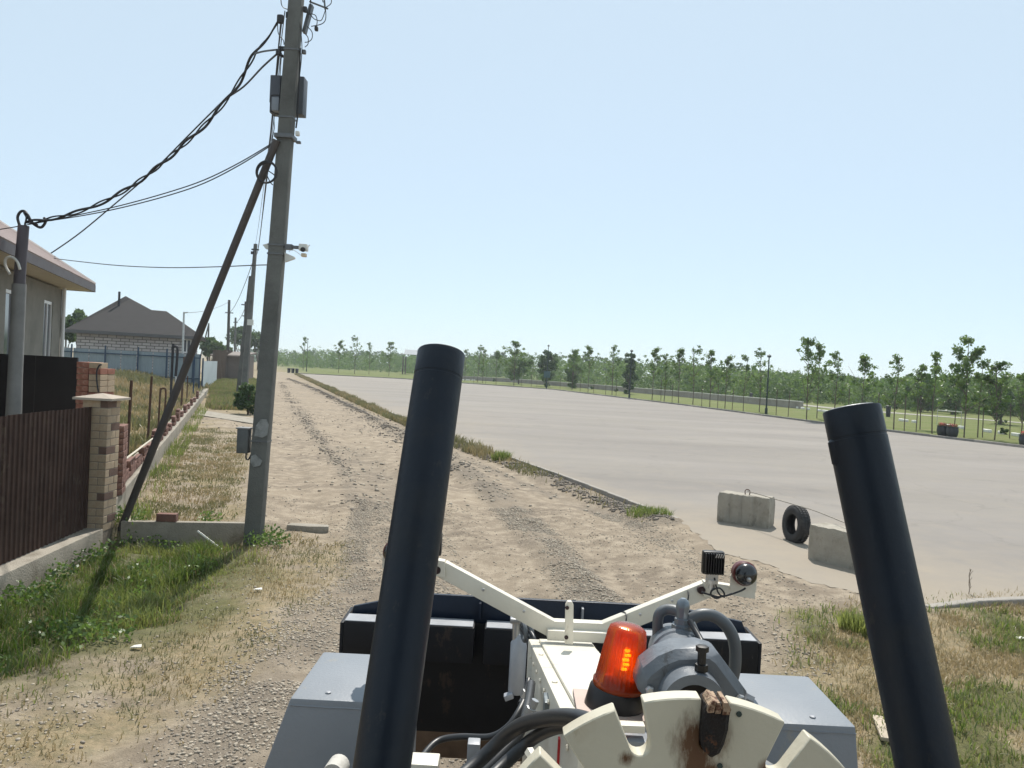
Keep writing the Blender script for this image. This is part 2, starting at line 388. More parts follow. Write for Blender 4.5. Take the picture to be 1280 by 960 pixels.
# asphalt lot: a sheet with a few coarse cells so the dust attribute can fade in from its open edge
def lotmat():
    m = mat('asphalt', (.232, .212, .194), .9, 0, .06, .35, .35, 120, (.25, .228, .20), (.12, .45, .3), .2)
    n = m.node_tree.nodes; l = m.node_tree.links; b = n['Principled BSDF']
    src = b.inputs['Base Color'].links[0].from_socket
    tc = n.new('ShaderNodeTexCoord'); mp = n.new('ShaderNodeMapping'); mp.inputs['Scale'].default_value = (.10, .45, 1); mp.inputs['Rotation'].default_value = (0, 0, .25)
    l.new(tc.outputs['Object'], mp.inputs['Vector'])
    nz = n.new('ShaderNodeTexNoise'); nz.inputs['Scale'].default_value = .5; nz.inputs['Detail'].default_value = 7; nz.inputs['Roughness'].default_value = .65; l.new(mp.outputs[0], nz.inputs['Vector'])
    r = n.new('ShaderNodeMapRange'); r.inputs[1].default_value = .3; r.inputs[2].default_value = .7; r.inputs[3].default_value = .84; r.inputs[4].default_value = 1.12; l.new(nz.outputs['Fac'], r.inputs[0])
    mx = n.new('ShaderNodeMix'); mx.data_type = 'RGBA'; mx.blend_type = 'MULTIPLY'; mx.inputs[0].default_value = 1; l.new(src, mx.inputs[6]); l.new(r.outputs[0], mx.inputs[7])
    at = n.new('ShaderNodeAttribute'); at.attribute_name = 'dust'
    n3 = n.new('ShaderNodeTexNoise'); n3.inputs['Scale'].default_value = 1.6; n3.inputs['Detail'].default_value = 8; n3.inputs['Roughness'].default_value = .7; l.new(tc.outputs['Object'], n3.inputs['Vector'])
    a = n.new('ShaderNodeMath'); a.operation = 'MULTIPLY_ADD'; a.inputs[1].default_value = 1.5; a.inputs[2].default_value = -.75; l.new(n3.outputs['Fac'], a.inputs[0])
    s = n.new('ShaderNodeMath'); s.operation = 'ADD'; s.use_clamp = True; l.new(at.outputs['Fac'], s.inputs[0]); l.new(a.outputs[0], s.inputs[1])
    m2 = n.new('ShaderNodeMath'); m2.operation = 'MULTIPLY'; l.new(s.outputs[0], m2.inputs[0]); m2.inputs[1].default_value = .9
    e = n.new('ShaderNodeMix'); e.data_type = 'RGBA'; l.new(m2.outputs[0], e.inputs[0]); l.new(mx.outputs[2], e.inputs[6]); e.inputs[7].default_value = (.30, .258, .205, 1)
    vo = n.new('ShaderNodeTexVoronoi'); vo.feature = 'DISTANCE_TO_EDGE'; vo.inputs['Scale'].default_value = .16; vo.inputs['Randomness'].default_value = 1
    wv = n.new('ShaderNodeTexNoise'); wv.inputs['Scale'].default_value = 1.2; wv.inputs['Detail'].default_value = 6; l.new(tc.outputs['Object'], wv.inputs['Vector'])
    va = n.new('ShaderNodeVectorMath'); va.operation = 'MULTIPLY_ADD'; va.inputs[1].default_value = (1.6, 1.6, 0); l.new(wv.outputs['Color'], va.inputs[0]); l.new(tc.outputs['Object'], va.inputs[2]); l.new(va.outputs[0], vo.inputs['Vector'])
    cr = n.new('ShaderNodeMapRange'); cr.inputs[1].default_value = .0; cr.inputs[2].default_value = .006; cr.inputs[3].default_value = .22; cr.inputs[4].default_value = 0; l.new(vo.outputs['Distance'], cr.inputs[0])
    sn = n.new('ShaderNodeTexNoise'); sn.inputs['Scale'].default_value = .35; sn.inputs['Detail'].default_value = 3; l.new(tc.outputs['Object'], sn.inputs['Vector'])
    sr_ = n.new('ShaderNodeMapRange'); sr_.inputs[1].default_value = .62; sr_.inputs[2].default_value = .72; sr_.inputs[3].default_value = 0; sr_.inputs[4].default_value = .26; l.new(sn.outputs['Fac'], sr_.inputs[0])
    mxx = n.new('ShaderNodeMath'); mxx.operation = 'MAXIMUM'; l.new(cr.outputs[0], mxx.inputs[0]); l.new(sr_.outputs[0], mxx.inputs[1])
    iv = n.new('ShaderNodeMath'); iv.operation = 'MULTIPLY_ADD'; iv.use_clamp = True; iv.inputs[1].default_value = -1.6; iv.inputs[2].default_value = 1; l.new(at.outputs['Fac'], iv.inputs[0])
    pm = n.new('ShaderNodeMath'); pm.operation = 'MULTIPLY'; l.new(mxx.outputs[0], pm.inputs[0]); l.new(iv.outputs[0], pm.inputs[1])
    g_ = n.new('ShaderNodeMix'); g_.data_type = 'RGBA'; l.new(pm.outputs[0], g_.inputs[0]); l.new(e.outputs[2], g_.inputs[6]); g_.inputs[7].default_value = (.10, .092, .085, 1)
    l.new(g_.outputs[2], b.inputs['Base Color']); return m
bm = bmesh.new()
f = bm.faces.new([bm.verts.new((x, y, LZ)) for x, y in LOT])
bmesh.ops.triangulate(bm, faces=[f])
for Yc in list(np.arange(9, 24, .7)) + list(np.arange(24, 60, 4)):
    bmesh.ops.bisect_plane(bm, geom=bm.verts[:] + bm.edges[:] + bm.faces[:], plane_co=(0, float(Yc), 0), plane_no=(0, 1, 0))
for Xc in list(np.arange(1, 14, .8)):
    bmesh.ops.bisect_plane(bm, geom=bm.verts[:] + bm.edges[:] + bm.faces[:], plane_co=(float(Xc), 0, 0), plane_no=(1, 0, 0))
bmesh.ops.recalc_face_normals(bm, faces=bm.faces)
me = bpy.data.meshes.new('parking_lot'); bm.to_mesh(me); bm.free()
me.materials.append(lotmat())
co = np.zeros(len(me.vertices) * 3, np.float32); me.vertices.foreach_get('co', co); co = co.reshape(-1, 3)
dd = dseg(FRONT, co[:, 0], co[:, 1]); du = .95 * (1 - sstep(0, 6.0, dd))
du = np.maximum(du, .5 * (1 - sstep(0, .9, dseg(KERB, co[:, 0], co[:, 1])))); du = np.maximum(du, .7 * (1 - sstep(0, 1.2, dseg(NEAR, co[:, 0], co[:, 1]))))
at = me.attributes.new('dust', 'FLOAT', 'POINT'); at.data.foreach_set('value', du.astype(np.float32))
lot = bpy.data.objects.new('parking_lot', me); COL.objects.link(lot); tag(lot, kind='structure')

# kerbs: rows of separate kerbstones
KM = mat('kerb_concrete', (.29, .265, .235), .9, 0, .2, 5, .5, 60, (.25, .225, .19), (3, .55, .2))
KD = mat('kerb_dark', (.20, .19, .175), .9, 0, .3, 5, .5, 60)  # darker grey for most stones of the far kerb
def kerb(name, pts, zt, ht, wd, step, m, side=1, maxn=300, jit=.006, skip=None):
    root = empty(name, (pts[0][0], pts[0][1], 0)); root['kind'] = 'structure'
    k = 0; mm = {}
    for i in range(len(pts) - 1):
        a = Vector((*pts[i], 0)); b = Vector((*pts[i + 1], 0)); L = (b - a).length; n_ = max(1, round(L / step)); d = (b - a) / L; nrm = Vector((-d.y, d.x, 0)) * side
        s = L / n_; ang = math.atan2(d.y, d.x)
        for j in range(n_):
            if k >= maxn: return root
            c = a + d * (s * (j + .5)) + nrm * (wd / 2)
            if skip and skip(c.x, c.y): continue
            key = (round(s, 2), k % 4)
            if key not in mm:
                o = MB().box((0, 0, 0), (s - .012, wd, ht)).build('kerbstone', m(k) if callable(m) else m, None, bevel=.012, bseg=1, loc=(0, 0, 0)); o.parent = root; mm[key] = o
            else: o = share(mm[key], 'kerbstone', (0, 0, 0), root)
            o.location = Vector((c.x, c.y, zt - ht / 2 + random.uniform(-jit, jit))) - Vector(root.location)
            o.rotation_euler.z = ang + random.uniform(-.006, .006); k += 1
    return root
kerb('kerb', KERB, LZ + .035, .28, .09, 1.0, KM, side=1)
kerb('kerb', NEAR, LZ + .02, .2, .13, 1.0, KM, side=1)
kerb('kerb', FAR[:-1], LZ + .13, .26, .16, 3.0, lambda k: KM if k % 4 == 0 else KD, side=1)

# ------------------------------------------------------------------ loose stones, rubble
def ico():
    bm = bmesh.new(); bmesh.ops.create_icosphere(bm, subdivisions=1, radius=1)
    v = np.array([v.co[:] for v in bm.verts]); f = np.array([[q.index for q in p.verts] for p in bm.faces]); bm.free(); return v, f
ICO_V, ICO_F = ico()
def scatter(name, xs, ys, sz, m, flat=.65, attr='tone', jit=.28, sink=.25):
    n = len(xs); zs = H(xs, ys); V = []; T = []; A = []
    a = rng.random(n) * 6.28; tone = rng.random(n)
    base = ICO_V[None] * (1 + (rng.random((n, len(ICO_V), 1)) - .5) * 2 * jit)
    s = np.stack([sz * (1 + .3 * rng.random(n)), sz * (.7 + .3 * rng.random(n)), sz * flat * (.7 + .5 * rng.random(n))], 1)
    base = base * s[:, None, :]
    ca, sa = np.cos(a)[:, None], np.sin(a)[:, None]
    vx = base[..., 0] * ca - base[..., 1] * sa + xs[:, None]; vy = base[..., 0] * sa + base[..., 1] * ca + ys[:, None]
    vz = base[..., 2] + (zs + sz * flat * sink)[:, None]
    V = np.stack([vx, vy, vz], 2).reshape(-1, 3); T = (ICO_F[None] + (np.arange(n) * len(ICO_V))[:, None, None]).reshape(-1, 3)
    o = tri_mesh(name, V, T, m, dict(tone=np.repeat(tone, len(ICO_V)))); tag(o, kind='stuff'); return o
def stonemat(name, c1, c2):
    m = bpy.data.materials.new(name); m.use_nodes = True; n = m.node_tree.nodes; l = m.node_tree.links; b = n['Principled BSDF']; b.inputs['Roughness'].default_value = .85
    at = n.new('ShaderNodeAttribute'); at.attribute_name = 'tone'; mx = n.new('ShaderNodeMix'); mx.data_type = 'RGBA'; mx.inputs[6].default_value = (*c1, 1); mx.inputs[7].default_value = (*c2, 1)
    l.new(at.outputs['Fac'], mx.inputs[0]); l.new(mx.outputs[2], b.inputs['Base Color']); return m
def sample(n, x0, x1, y0, y1, dens):
    x = rng.uniform(x0, x1, n); y = rng.uniform(y0, y1, n); k = rng.random(n) < dens(x, y); return x[k], y[k]
def gdens(x, y):
    g = band(x, y) * sstep(.25, .55, np_noise(x, y, .5, 31)); g = np.maximum(g, .035 + .09 * sstep(.45, .65, np_noise(x, y, 1.2, 33)))
    ok = (sdist(BIG, x, y) < -.15) & (sdist(DITCH, x, y) < 0) & (sdist(YARD, x, y) < -.1) & (sdist(RIGHT, x, y) < .2)
    return g * ok
xs, ys = sample(260000, -5, 5.5, 3.6, 16, gdens)
tag(scatter('gravel', xs, ys, .0055 + .014 * rng.random(len(xs)) ** 2.4, stonemat('gravel_stone', (.43, .37, .29), (.19, .16, .13))), 'loose gravel lying in windrows along the dirt road')
xs, ys = sample(16000, -14, 4, 16, 42, gdens)
tag(scatter('gravel', xs, ys, .018 + .035 * rng.random(len(xs)) ** 2, MATS.get('x') or bpy.data.materials['gravel_stone']), 'gravel farther up the road')
def kd(x, y): return (1 - sstep(.1, .55, np.abs(dseg(KERB[:3] , x, y) - .32))) * (sdist(BIG, x, y) < -.16) * sstep(.3, .6, np_noise(x, y, .7, 41))
xs, ys = sample(110000, -4, 4.5, 12, 36, kd)
tag(scatter('rubble', xs, ys, .012 + .045 * rng.random(len(xs)) ** 2.5, stonemat('dark_clod', (.22, .185, .15), (.10, .085, .07)), .6), 'dark clods and rubble heaped along the kerb of the lot')

def scat_line(pts, n, w_, s0, s1, lab):
    P0 = np.array(pts); d = P0[1:] - P0[:-1]; L = np.hypot(d[:, 0], d[:, 1]); k = rng.choice(len(L), n, p=L / L.sum()); t = rng.random(n)
    nn = np.stack([-d[:, 1], d[:, 0]], 1) / L[:, None]; q = P0[k] + d[k] * t[:, None] + nn[k] * (rng.normal(size=n) * w_)[:, None]; x, y = q[:, 0], q[:, 1]
    m_ = (rng.random(n) < sstep(.35, .6, np_noise(x, y, 1.1, 43))) & (sdist(BIG, x, y) < -.1); x, y = x[m_], y[m_]
    tag(scatter('rubble', x, y, s0 + s1 * rng.random(len(x)) ** 2.2, bpy.data.materials['dark_clod'], .6), lab)
scat_line(G2([(362, 474), (400, 489), (450, 515), (510, 553), (570, 590)]), 7000, .32, .015, .05, 'dark clods of the ridge between the wheel tracks, farther up the road')
scat_line(G2([(352, 478), (365, 505), (400, 548), (432, 592), (450, 640)]), 2600, .25, .012, .035, 'clods along the left edge of the driven track')
# ------------------------------------------------------------------ grass
def blades(name, xs, ys, hgt, wid, m, lean=.5, per=1, tone=None):
    n = len(xs); zs = H(xs, ys) - .01; a = rng.random(n) * 6.28; h = hgt * (.5 + .8 * rng.random(n)); w_ = wid * (.6 + .8 * rng.random(n))
    ld = rng.random(n) * 6.28; lm = lean * h * rng.random(n)
    dx = np.cos(a) * w_ / 2; dy = np.sin(a) * w_ / 2; lx = np.cos(ld) * lm; ly = np.sin(ld) * lm
    b = np.stack([xs, ys, zs], 1)
    p0 = b - np.stack([dx, dy, 0 * dx], 1); p1 = b + np.stack([dx, dy, 0 * dx], 1)
    mid = b + np.stack([lx * .35, ly * .35, h * .6], 1); p2 = mid + np.stack([dx, dy, 0 * dx], 1) * .7; p3 = mid - np.stack([dx, dy, 0 * dx], 1) * .7
    tip = b + np.stack([lx, ly, h * (1 - .3 * lean * rng.random(n))], 1)
    V = np.stack([p0, p1, p2, p3, tip], 1).reshape(-1, 3); o = (np.arange(n) * 5)[:, None]
    T = np.concatenate([o + [0, 1, 2], o + [0, 2, 3], o + [3, 2, 4]], 0)
    tn = rng.random(n) if tone is None else np.clip(tone + (rng.random(n) - .5) * .5, 0, 1)
    ob = tri_mesh(name, V, T, m, dict(tone=np.repeat(tn, 5))); tag(ob, kind='stuff'); return ob
GRN = leafmat('green_grass', (.08, .14, .02), (.26, .29, .08), .55); STRAW = leafmat('dry_grass', (.36, .28, .15), (.17, .17, .07), .35)
def clump(x, y, sc, sd_, lo, hi): return sstep(lo, hi, np_noise(x, y, sc, sd_))
n0 = 190000
def lush_d(x, y):
    e = sdist(DITCH, x, y) + 1.1 * (np_noise(x, y, .9, 51) - .5)
    return sstep(-.35, .75, e) * (.15 + .85 * clump(x, y, .4, 52, .38, .6))
xs, ys = sample(n0, -9.5, -2.8, 5.0, 13, lush_d)
e_ = sdist(DITCH, xs, ys)
hh = (.05 + .24 * sstep(.3, .75, np_noise(xs, ys, .5, 53))) * (.45 + .55 * sstep(-.2, .9, e_))
tn = np.clip(.25 + .8 * clump(xs, ys, 1.0, 54, .4, .62) - .25 * sstep(.5, 1.5, e_), 0, 1)
k = rng.random(len(xs)) < .18 + .45 * (1 - sstep(-.1, .7, e_)) + .2 * clump(xs, ys, .8, 55, .5, .65)
tag(blades('grass', xs[~k], ys[~k], hh[~k], .012, GRN, .8, tone=tn[~k]), 'lush green grass in the hollow below the brown fence')
tag(blades('dry_grass', xs[k], ys[k], hh[k] * .8, .009, STRAW, 1.0, tone=tn[k] * .6), 'dry stems mixed into the green hollow')
def dry_d(x, y):
    d = np.maximum.reduce([sstep(-.5, .5, sdist(DRY1, x, y)) * 1.0, sstep(-.1, .4, sdist(DRY2, x, y)) * .65])
    return d * (.15 + .85 * clump(x, y, .45, 61, .36, .58))
xs, ys = sample(170000, -11, -1.5, 4.0, 27, dry_d)
tag(blades('dry_grass', xs, ys, .065 * (1 + (ys > 13) * .3), .010 + .008 * (ys > 12), STRAW, 1.1, tone=clump(xs, ys, 1.1, 62, .4, .6) * .95), 'dry straw coloured grass on the sandy verge')
xs, ys = sample(260000, 1.6, 16, 3.2, 12.6, lambda x, y: sstep(-.5, .5, sdist(RIGHT, x, y)) * (.25 + .85 * clump(x, y, .45, 63, .38, .6)))
tn = clump(xs, ys, .9, 21, .42, .58)
k = rng.random(len(xs)) < tn * .6
tag(blades('grass', xs[k], ys[k], .10, .011, GRN, .9), 'green grass patches right of the machine')
tag(blades('dry_grass', xs[~k], ys[~k], .085, .010, STRAW, 1.2, tone=tn[~k] * .8), 'dry grass right of the machine')
def lying(x, y): return np.maximum.reduce([sstep(-.8, .4, sdist(DRY1, x, y)), sstep(-.5, .5, sdist(RIGHT, x, y)), .5 * sstep(-.1, .4, sdist(DRY2, x, y)), .35 * sstep(-.2, .5, sdist(DITCH, x, y))]) * (.2 + .8 * clump(x, y, .5, 64, .4, .6))
xs, ys = sample(150000, -9.5, 12, 3.2, 18, lying)
tag(blades('dry_grass', xs, ys, .022, .006, leafmat('dead_straw', (.42, .34, .20), (.22, .17, .09), .2), 6.0), 'dead straw lying matted on the verges')
def along(n, pts, w0_, w1_, y_=None):
    """random points beside a polyline, w0_..w1_ to its left"""
    P0 = np.array(pts); d = P0[1:] - P0[:-1]; L = np.hypot(d[:, 0], d[:, 1]); k = rng.choice(len(L), n, p=L / L.sum()); t = rng.random(n)
    nn = np.stack([-d[:, 1], d[:, 0]], 1) / L[:, None]; w_ = w0_ + (w1_ - w0_) * rng.random(n)
    q = P0[k] + d[k] * t[:, None] + nn[k] * w_[:, None]; return q[:, 0], q[:, 1]
KS = KERB[2:]
xs, ys = along(42000, KERB, .12, .8); m_ = (rng.random(len(xs)) < .10 + .9 * sstep(19, 27, ys)) & (rng.random(len(xs)) < .25 + .75 * clump(xs, ys, 1.3, 71, .35, .55)) & (ys < 140)
xs, ys = xs[m_], ys[m_]
tag(blades('dry_grass', xs, ys, (.16 + .26 * np_noise(xs, ys, 1.5, 74)) * (.35 + .65 * sstep(18, 27, ys)), .02 + ys * .0004, STRAW, .7, tone=.35 + .5 * clump(xs, ys, 2, 75, .4, .6)), 'tall dry grass growing along the far kerb')
def yard_d(x, y): return (sdist(YARD, x, y) > .1) * (.3 + .7 * clump(x, y, 1.6, 72, .4, .6))
xs, ys = sample(130000, -34, -6, 12, 62, yard_d)
tag(blades('dry_grass', xs, ys, .22 + .004 * ys, .02 + .0012 * ys, STRAW, .7, tone=clump(xs, ys, 2.5, 73, .4, .6)), 'rough grass in the yard behind the low wall')
xs, ys = along(60000, [DRY3[0], DRY3[-1], (DRY3[-1][0] - 12, DRY3[-1][1] + 30)], -5.5, .2)
m_ = rng.random(len(xs)) < sstep(-.4, .5, sdist(DRY3, xs, ys) + .8 * (np_noise(xs, ys, 1.4, 76) - .5)); xs, ys = xs[m_], ys[m_]
tag(blades('dry_grass', xs, ys, .3, .04, STRAW, .6, tone=.45 + .55 * clump(xs, ys, 2.5, 77, .4, .6)), 'tall weeds beside the second pole')
m_ = rng.random(len(xs)) < .3
tag(blades('grass', xs[m_] + .05, ys[m_], .34, .04, GRN, .7), 'green weeds among the tall dry ones beside the second pole')
xs, ys = sample(60000, -12, -3.5, 12.4, 30, lambda x, y: sstep(-.1, .4, sdist(DRY2, x, y)) * (.12 + .88 * clump(x, y, .8, 78, .45, .62)))
tag(blades('dry_grass', xs, ys, .075, .014, STRAW, 1.1, tone=.35 + .55 * clump(xs, ys, .9, 79, .4, .6)), 'patchy short grass between the low wall and the big pole')
xs, ys = along(3500, WALL, -.5, -.02); m_ = rng.random(len(xs)) < .15 + .85 * clump(xs, ys, 1.2, 80, .45, .6)
tag(blades('grass', xs[m_], ys[m_], .22, .018, GRN, .7, tone=np.full(int(m_.sum()), .55)), 'greener grass along the foot of the low wall')
# ------------------------------------------------------------------ brown corrugated fence on its concrete footing
UP = Vector((0, 0, 1))
BROWN = mat('brown_sheet', (.050, .029, .023), .6, .0, .35, 3, .1, 30, (.062, .040, .032), (1.5, .52, .3), .15, specks=((4, .58, (.10, .075, .055), .45),))
CONC = mat('poured_concrete', (.28, .25, .205), .9, 0, .2, 3, .6, 45, (.17, .145, .11), (2.2, .52, .2))
GALV = mat('galvanised', (.45, .46, .46), .5, .6, .2, 8)
f0 = Vector((FENCE[0][0], FENCE[0][1], 0)); fd = Vector((_fd.x, _fd.y, 0)); fn = Vector((-fd.y, fd.x, 0));
if fn.x < 0: fn = -fn
fence = empty('sheet_fence', f0, 'dark brown corrugated sheet fence on a concrete footing, running to the brick column', 'fence')
flen = (Vector((*FENCE[2], 0)) - f0).length
def corr(a, d, nrm, L, z0, z1, m, parent, amp=.018, pitch=.115, name='sheet'):
    vs = []; n = int(L / pitch * 6)
    prof = [0, 0, 1, 1, 1, 0]
    for i in range(n + 1):
        s = i * pitch / 6; o = prof[i % 6] * amp
        p = a + d * s + nrm * o; vs += [p + UP * z0, p + UP * z1]
    fs = [(2 * i, 2 * i + 2, 2 * i + 3, 2 * i + 1) for i in range(n)]
    o = MB().add(vs, fs).build(name, m, parent)
    sm = o.modifiers.new('t', 'SOLIDIFY'); sm.thickness = .003
    return o
ztop = P(110, 507, f0.y).z; ztopB = P(0, 521, FENCE[1][1]).z
k = 0; s = 0
while s < flen - .1:
    L = min(1.15, flen - s); corr(f0 + fd * s + fn * .002 * (k % 2), fd, fn, L + .02, .06, (ztop + ztopB) / 2 + .008 * (k % 2), BROWN, fence); s += L; k += 1
MB().box(f0 + fd * flen / 2 - fn * .03 + UP * .5, (.04, flen, .04), Matrix.Rotation(math.atan2(fd.y, fd.x) - math.pi / 2, 3, 'Z')).box(f0 + fd * flen / 2 - fn * .03 + UP * 1.6, (.04, flen, .04), Matrix.Rotation(math.atan2(fd.y, fd.x) - math.pi / 2, 3, 'Z')).build('rail', BROWN, fence)
foot = MB(); rotf = Matrix.Rotation(math.atan2(fd.y, fd.x) - math.pi / 2, 3, 'Z')
foot.box(f0 + fd * flen / 2 + fn * .06 + UP * (-.2), (.38, flen, .5), rotf).build('footing', CONC, fence, bevel=.015)

# ------------------------------------------------------------------ brick column with cap
BRK = mat('tan_brick', (.42, .32, .22), .85, 0, .18, 9, .4, 90, (.35, .235, .15), (5, .55, .15))
BRK2 = mat('brown_brick', (.15, .09, .068), .85, 0, .2, 9, .4, 90)
MORT = mat('mortar', (.235, .195, .155), .95, 0, .15, 12, .4, 90)
RED = mat('red_brick', (.30, .125, .085), .85, 0, .3, 9, .4, 80, (.40, .24, .18), (4, .58, .12))
cx, cy = COLM
col_top = P(120, 499, cy).z
colm = empty('brick_column', (cx, cy, 0), 'tan brick gate column with dark brick accents and a pyramid cap', 'brick column')
nb = 17; ch = col_top / nb; W_ = .40
MB().box((cx, cy, col_top / 2 - .15), (W_ - .02, W_ - .02, col_top + .28)).build('mortar_core', MORT, colm)
bcache = {}
for i in range(nb):
    for q in range(4):
        sx = (.27, .125) if (i + q) % 2 == 0 else (.27, .125)
        if i % 2 == 0: offs = [(-.0625, -.1375, .275, .125), (.1375, -.0625, .125, .275), (.0625, .1375, .275, .125), (-.1375, .0625, .125, .275)][q]
        else: offs = [(.0625, -.1375, .275, .125), (.1375, .0625, .125, .275), (-.0625, .1375, .275, .125), (-.1375, -.0625, .125, .275)][q]
        dark = (i % 3 == 1) and ((q == 1) or (q == 0 and i % 6 == 1 and False))
        key = (offs[2], dark)
        if key not in bcache:
            o = MB().box((0, 0, 0), (offs[2] - .012, offs[3] - .012, ch - .012)).build('brick', BRK2 if dark else BRK, None, bevel=.004, bseg=1, loc=(0, 0, 0)); o.parent = colm; bcache[key] = o
        else: o = share(bcache[key], 'brick', (0, 0, 0), colm)
        o.location = (offs[0] + random.uniform(-.002, .002), offs[1] + random.uniform(-.002, .002), ch * (i + .5))
cw = .30
MB().add([(cx - cw, cy - cw, col_top), (cx + cw, cy - cw, col_top), (cx + cw, cy + cw, col_top), (cx - cw, cy + cw, col_top),
          (cx - cw, cy - cw, col_top + .035), (cx + cw, cy - cw, col_top + .035), (cx + cw, cy + cw, col_top + .035), (cx - cw, cy + cw, col_top + .035), (cx, cy, col_top + .10)],
         [(0, 1, 2, 3), (0, 1, 5, 4), (1, 2, 6, 5), (2, 3, 7, 6), (3, 0, 4, 7), (4, 5, 8), (5, 6, 8), (6, 7, 8), (7, 4, 8)]).build('cap', mat('cap_concrete', (.36, .305, .25), .85, 0, .15, 6, .3), colm)

# ------------------------------------------------------------------ unfinished low wall with brick stubs, steel posts
w0 = Vector((*WALL[0], 0)); wd = Vector((_wd.x, _wd.y, 0)); wn = Vector((wd.y, -wd.x, 0))
WL = 46; rw = Matrix.Rotation(math.atan2(wd.y, wd.x) - math.pi / 2, 3, 'Z')
lw = empty('low_wall', w0, 'unfinished low wall, long concrete footing with stepped stubs of dark red brick', 'low wall')
nseg = 12
for i in range(nseg):
    a = i * WL / nseg; L = WL / nseg
    MB().box(w0 + wd * (a + L / 2) - wn * .2 + UP * (.08 + .004 * (i % 3)), (.40, L - .015, .62), rw).build('footing', CONC, lw, bevel=.012, bseg=1)
DRB = mat('dark_red_brick', (.17, .085, .065), .85, 0, .3, 9, .4, 80, (.34, .25, .2), (3, .6, .1))
pos = [.62, 1.9, 2.7, 3.9, 5.1, 6.4, 7.8, 9.3, 10.9, 12.6, 14.4, 16.3, 18.4, 20.6, 23, 25.6, 28.5, 31.5]
bk = None
for i, s in enumerate(pos):
    rows = 11 if i == 0 else [2, 3, 2, 3, 2, 4, 2, 3, 2, 3, 4][(i - 1) % 11]
    nl = 2 if i == 0 else random.choice([3, 4, 3])
    for r_ in range(rows):
        for c in range(nl if r_ < rows - 1 or i == 0 else max(1, nl - 1)):
            p = w0 + wd * (s + c * .26 + (.13 if r_ % 2 and i else 0)) - wn * (.13 if i else .02) + UP * (.392 + .075 + r_ * .105 - .02)
            if bk is None:
                bk = MB().box((0, 0, 0), (.12, .25, .095)).build('brick', DRB, None, bevel=.004, bseg=1, loc=(0, 0, 0)); o = bk; o.parent = lw
            else: o = share(bk, 'brick', (0, 0, 0), lw)
            o.location = p - w0 + Vector((random.uniform(-.006, .006), 0, 0)); o.rotation_euler.z = math.atan2(wd.y, wd.x) - math.pi / 2 + random.uniform(-.04, .04)
RUSTP = mat('rusty_steel', (.10, .052, .034), .8, .2, .3, 9, .3, 60, (.055, .04, .035), (4, .5, .2))
def wallpt(px, back=.55):
    """ground point behind the wall seen at pixel column px"""
    best = None
    for s in np.arange(0, 44, .05):
        p = w0 + wd * float(s) - wn * back
        v = M3.transposed() @ (p - CO); x = 640 + F * v.x / -v.z
        if best is None or abs(x - px) < best[0]: best = (abs(x - px), p)
    return best[1]
def post(px, ytop, r, label, hook=False, lean=0, m=None, back=.55, name='steel_post'):
    p = wallpt(px, back); z0 = Hs(p.x, p.y) - .1; zt = P(px, ytop, p.y).z
    mb = MB(); top = Vector((p.x + lean, p.y, zt))
    pts = [Vector((p.x, p.y, z0)), top]
    if hook: pts += [top + Vector((.02, 0, .09)), top + Vector((.10, 0, .13)), top + Vector((.17, 0, .08)), top + Vector((.18, 0, -.28)), top + Vector((.15, 0, -1.0))]
    mb.tube(smooth_path(pts, 3) if hook else pts, r, 8); o = mb.build(name, m or RUSTP, autos=True); return tag(o, label, 'post', 'steel posts standing behind the low wall')
DKP = mat('dark_steel', (.03, .03, .035), .6, .3, .3, 9)
post(158, 475, .035, 'rusty straight steel post, nearest the brick column', lean=.03)
post(184, 470, .035, 'rusty steel post, second from the brick column', lean=.04)
post(197, 490, .03, 'short rusty post with a hooked top', hook=True, lean=.02)
post(212, 437, .05, 'tall black looped post, tallest behind the low wall', hook=True, m=DKP)
post(218, 455, .045, 'pale grey post right beside the tall looped black one', m=GALV, back=.9)
post(226, 446, .045, 'rusty red-brown post close behind the leaning brace', lean=.05)
post(241, 445, .04, 'dark blue post, first before the grey gate leaf', m=mat('blue_steel', (.02, .05, .10), .5, .3, .2, 9))
post(249, 443, .045, 'dark blue post touching the grey gate leaf', m=mat('blue_steel', (.02, .05, .10), .5, .3, .2, 9))
post(233, 470, .03, 'short dark rusted post between the brace and the blue posts')
# pale straight rod lying on the stubs
pa = w0 + wd * .5 - wn * .02 + UP * .92; pb = w0 + wd * 6.2 - wn * .02 + UP * .78
tag(MB().tube([pa, pb], .018, 6).build('guide_rod', mat('pale_timber', (.5, .46, .38), .8, 0, .15, 9), autos=True), 'pale straight rod lying along the brick stubs of the low wall', 'rod')

# cross wall from the column to the pole
ca = G(152, 662, 0); cb = G(306, 664, 0)
cd_ = (cb - ca); cl = cd_.length; cr = Matrix.Rotation(math.atan2(cd_.y, cd_.x), 3, 'Z')
tag(MB().box((ca + cb) / 2 + UP * (-.12), (cl, .12, .52), cr).build('retaining_wall', CONC, bevel=.012), 'low concrete retaining wall between the brick column and the big pole', 'wall')
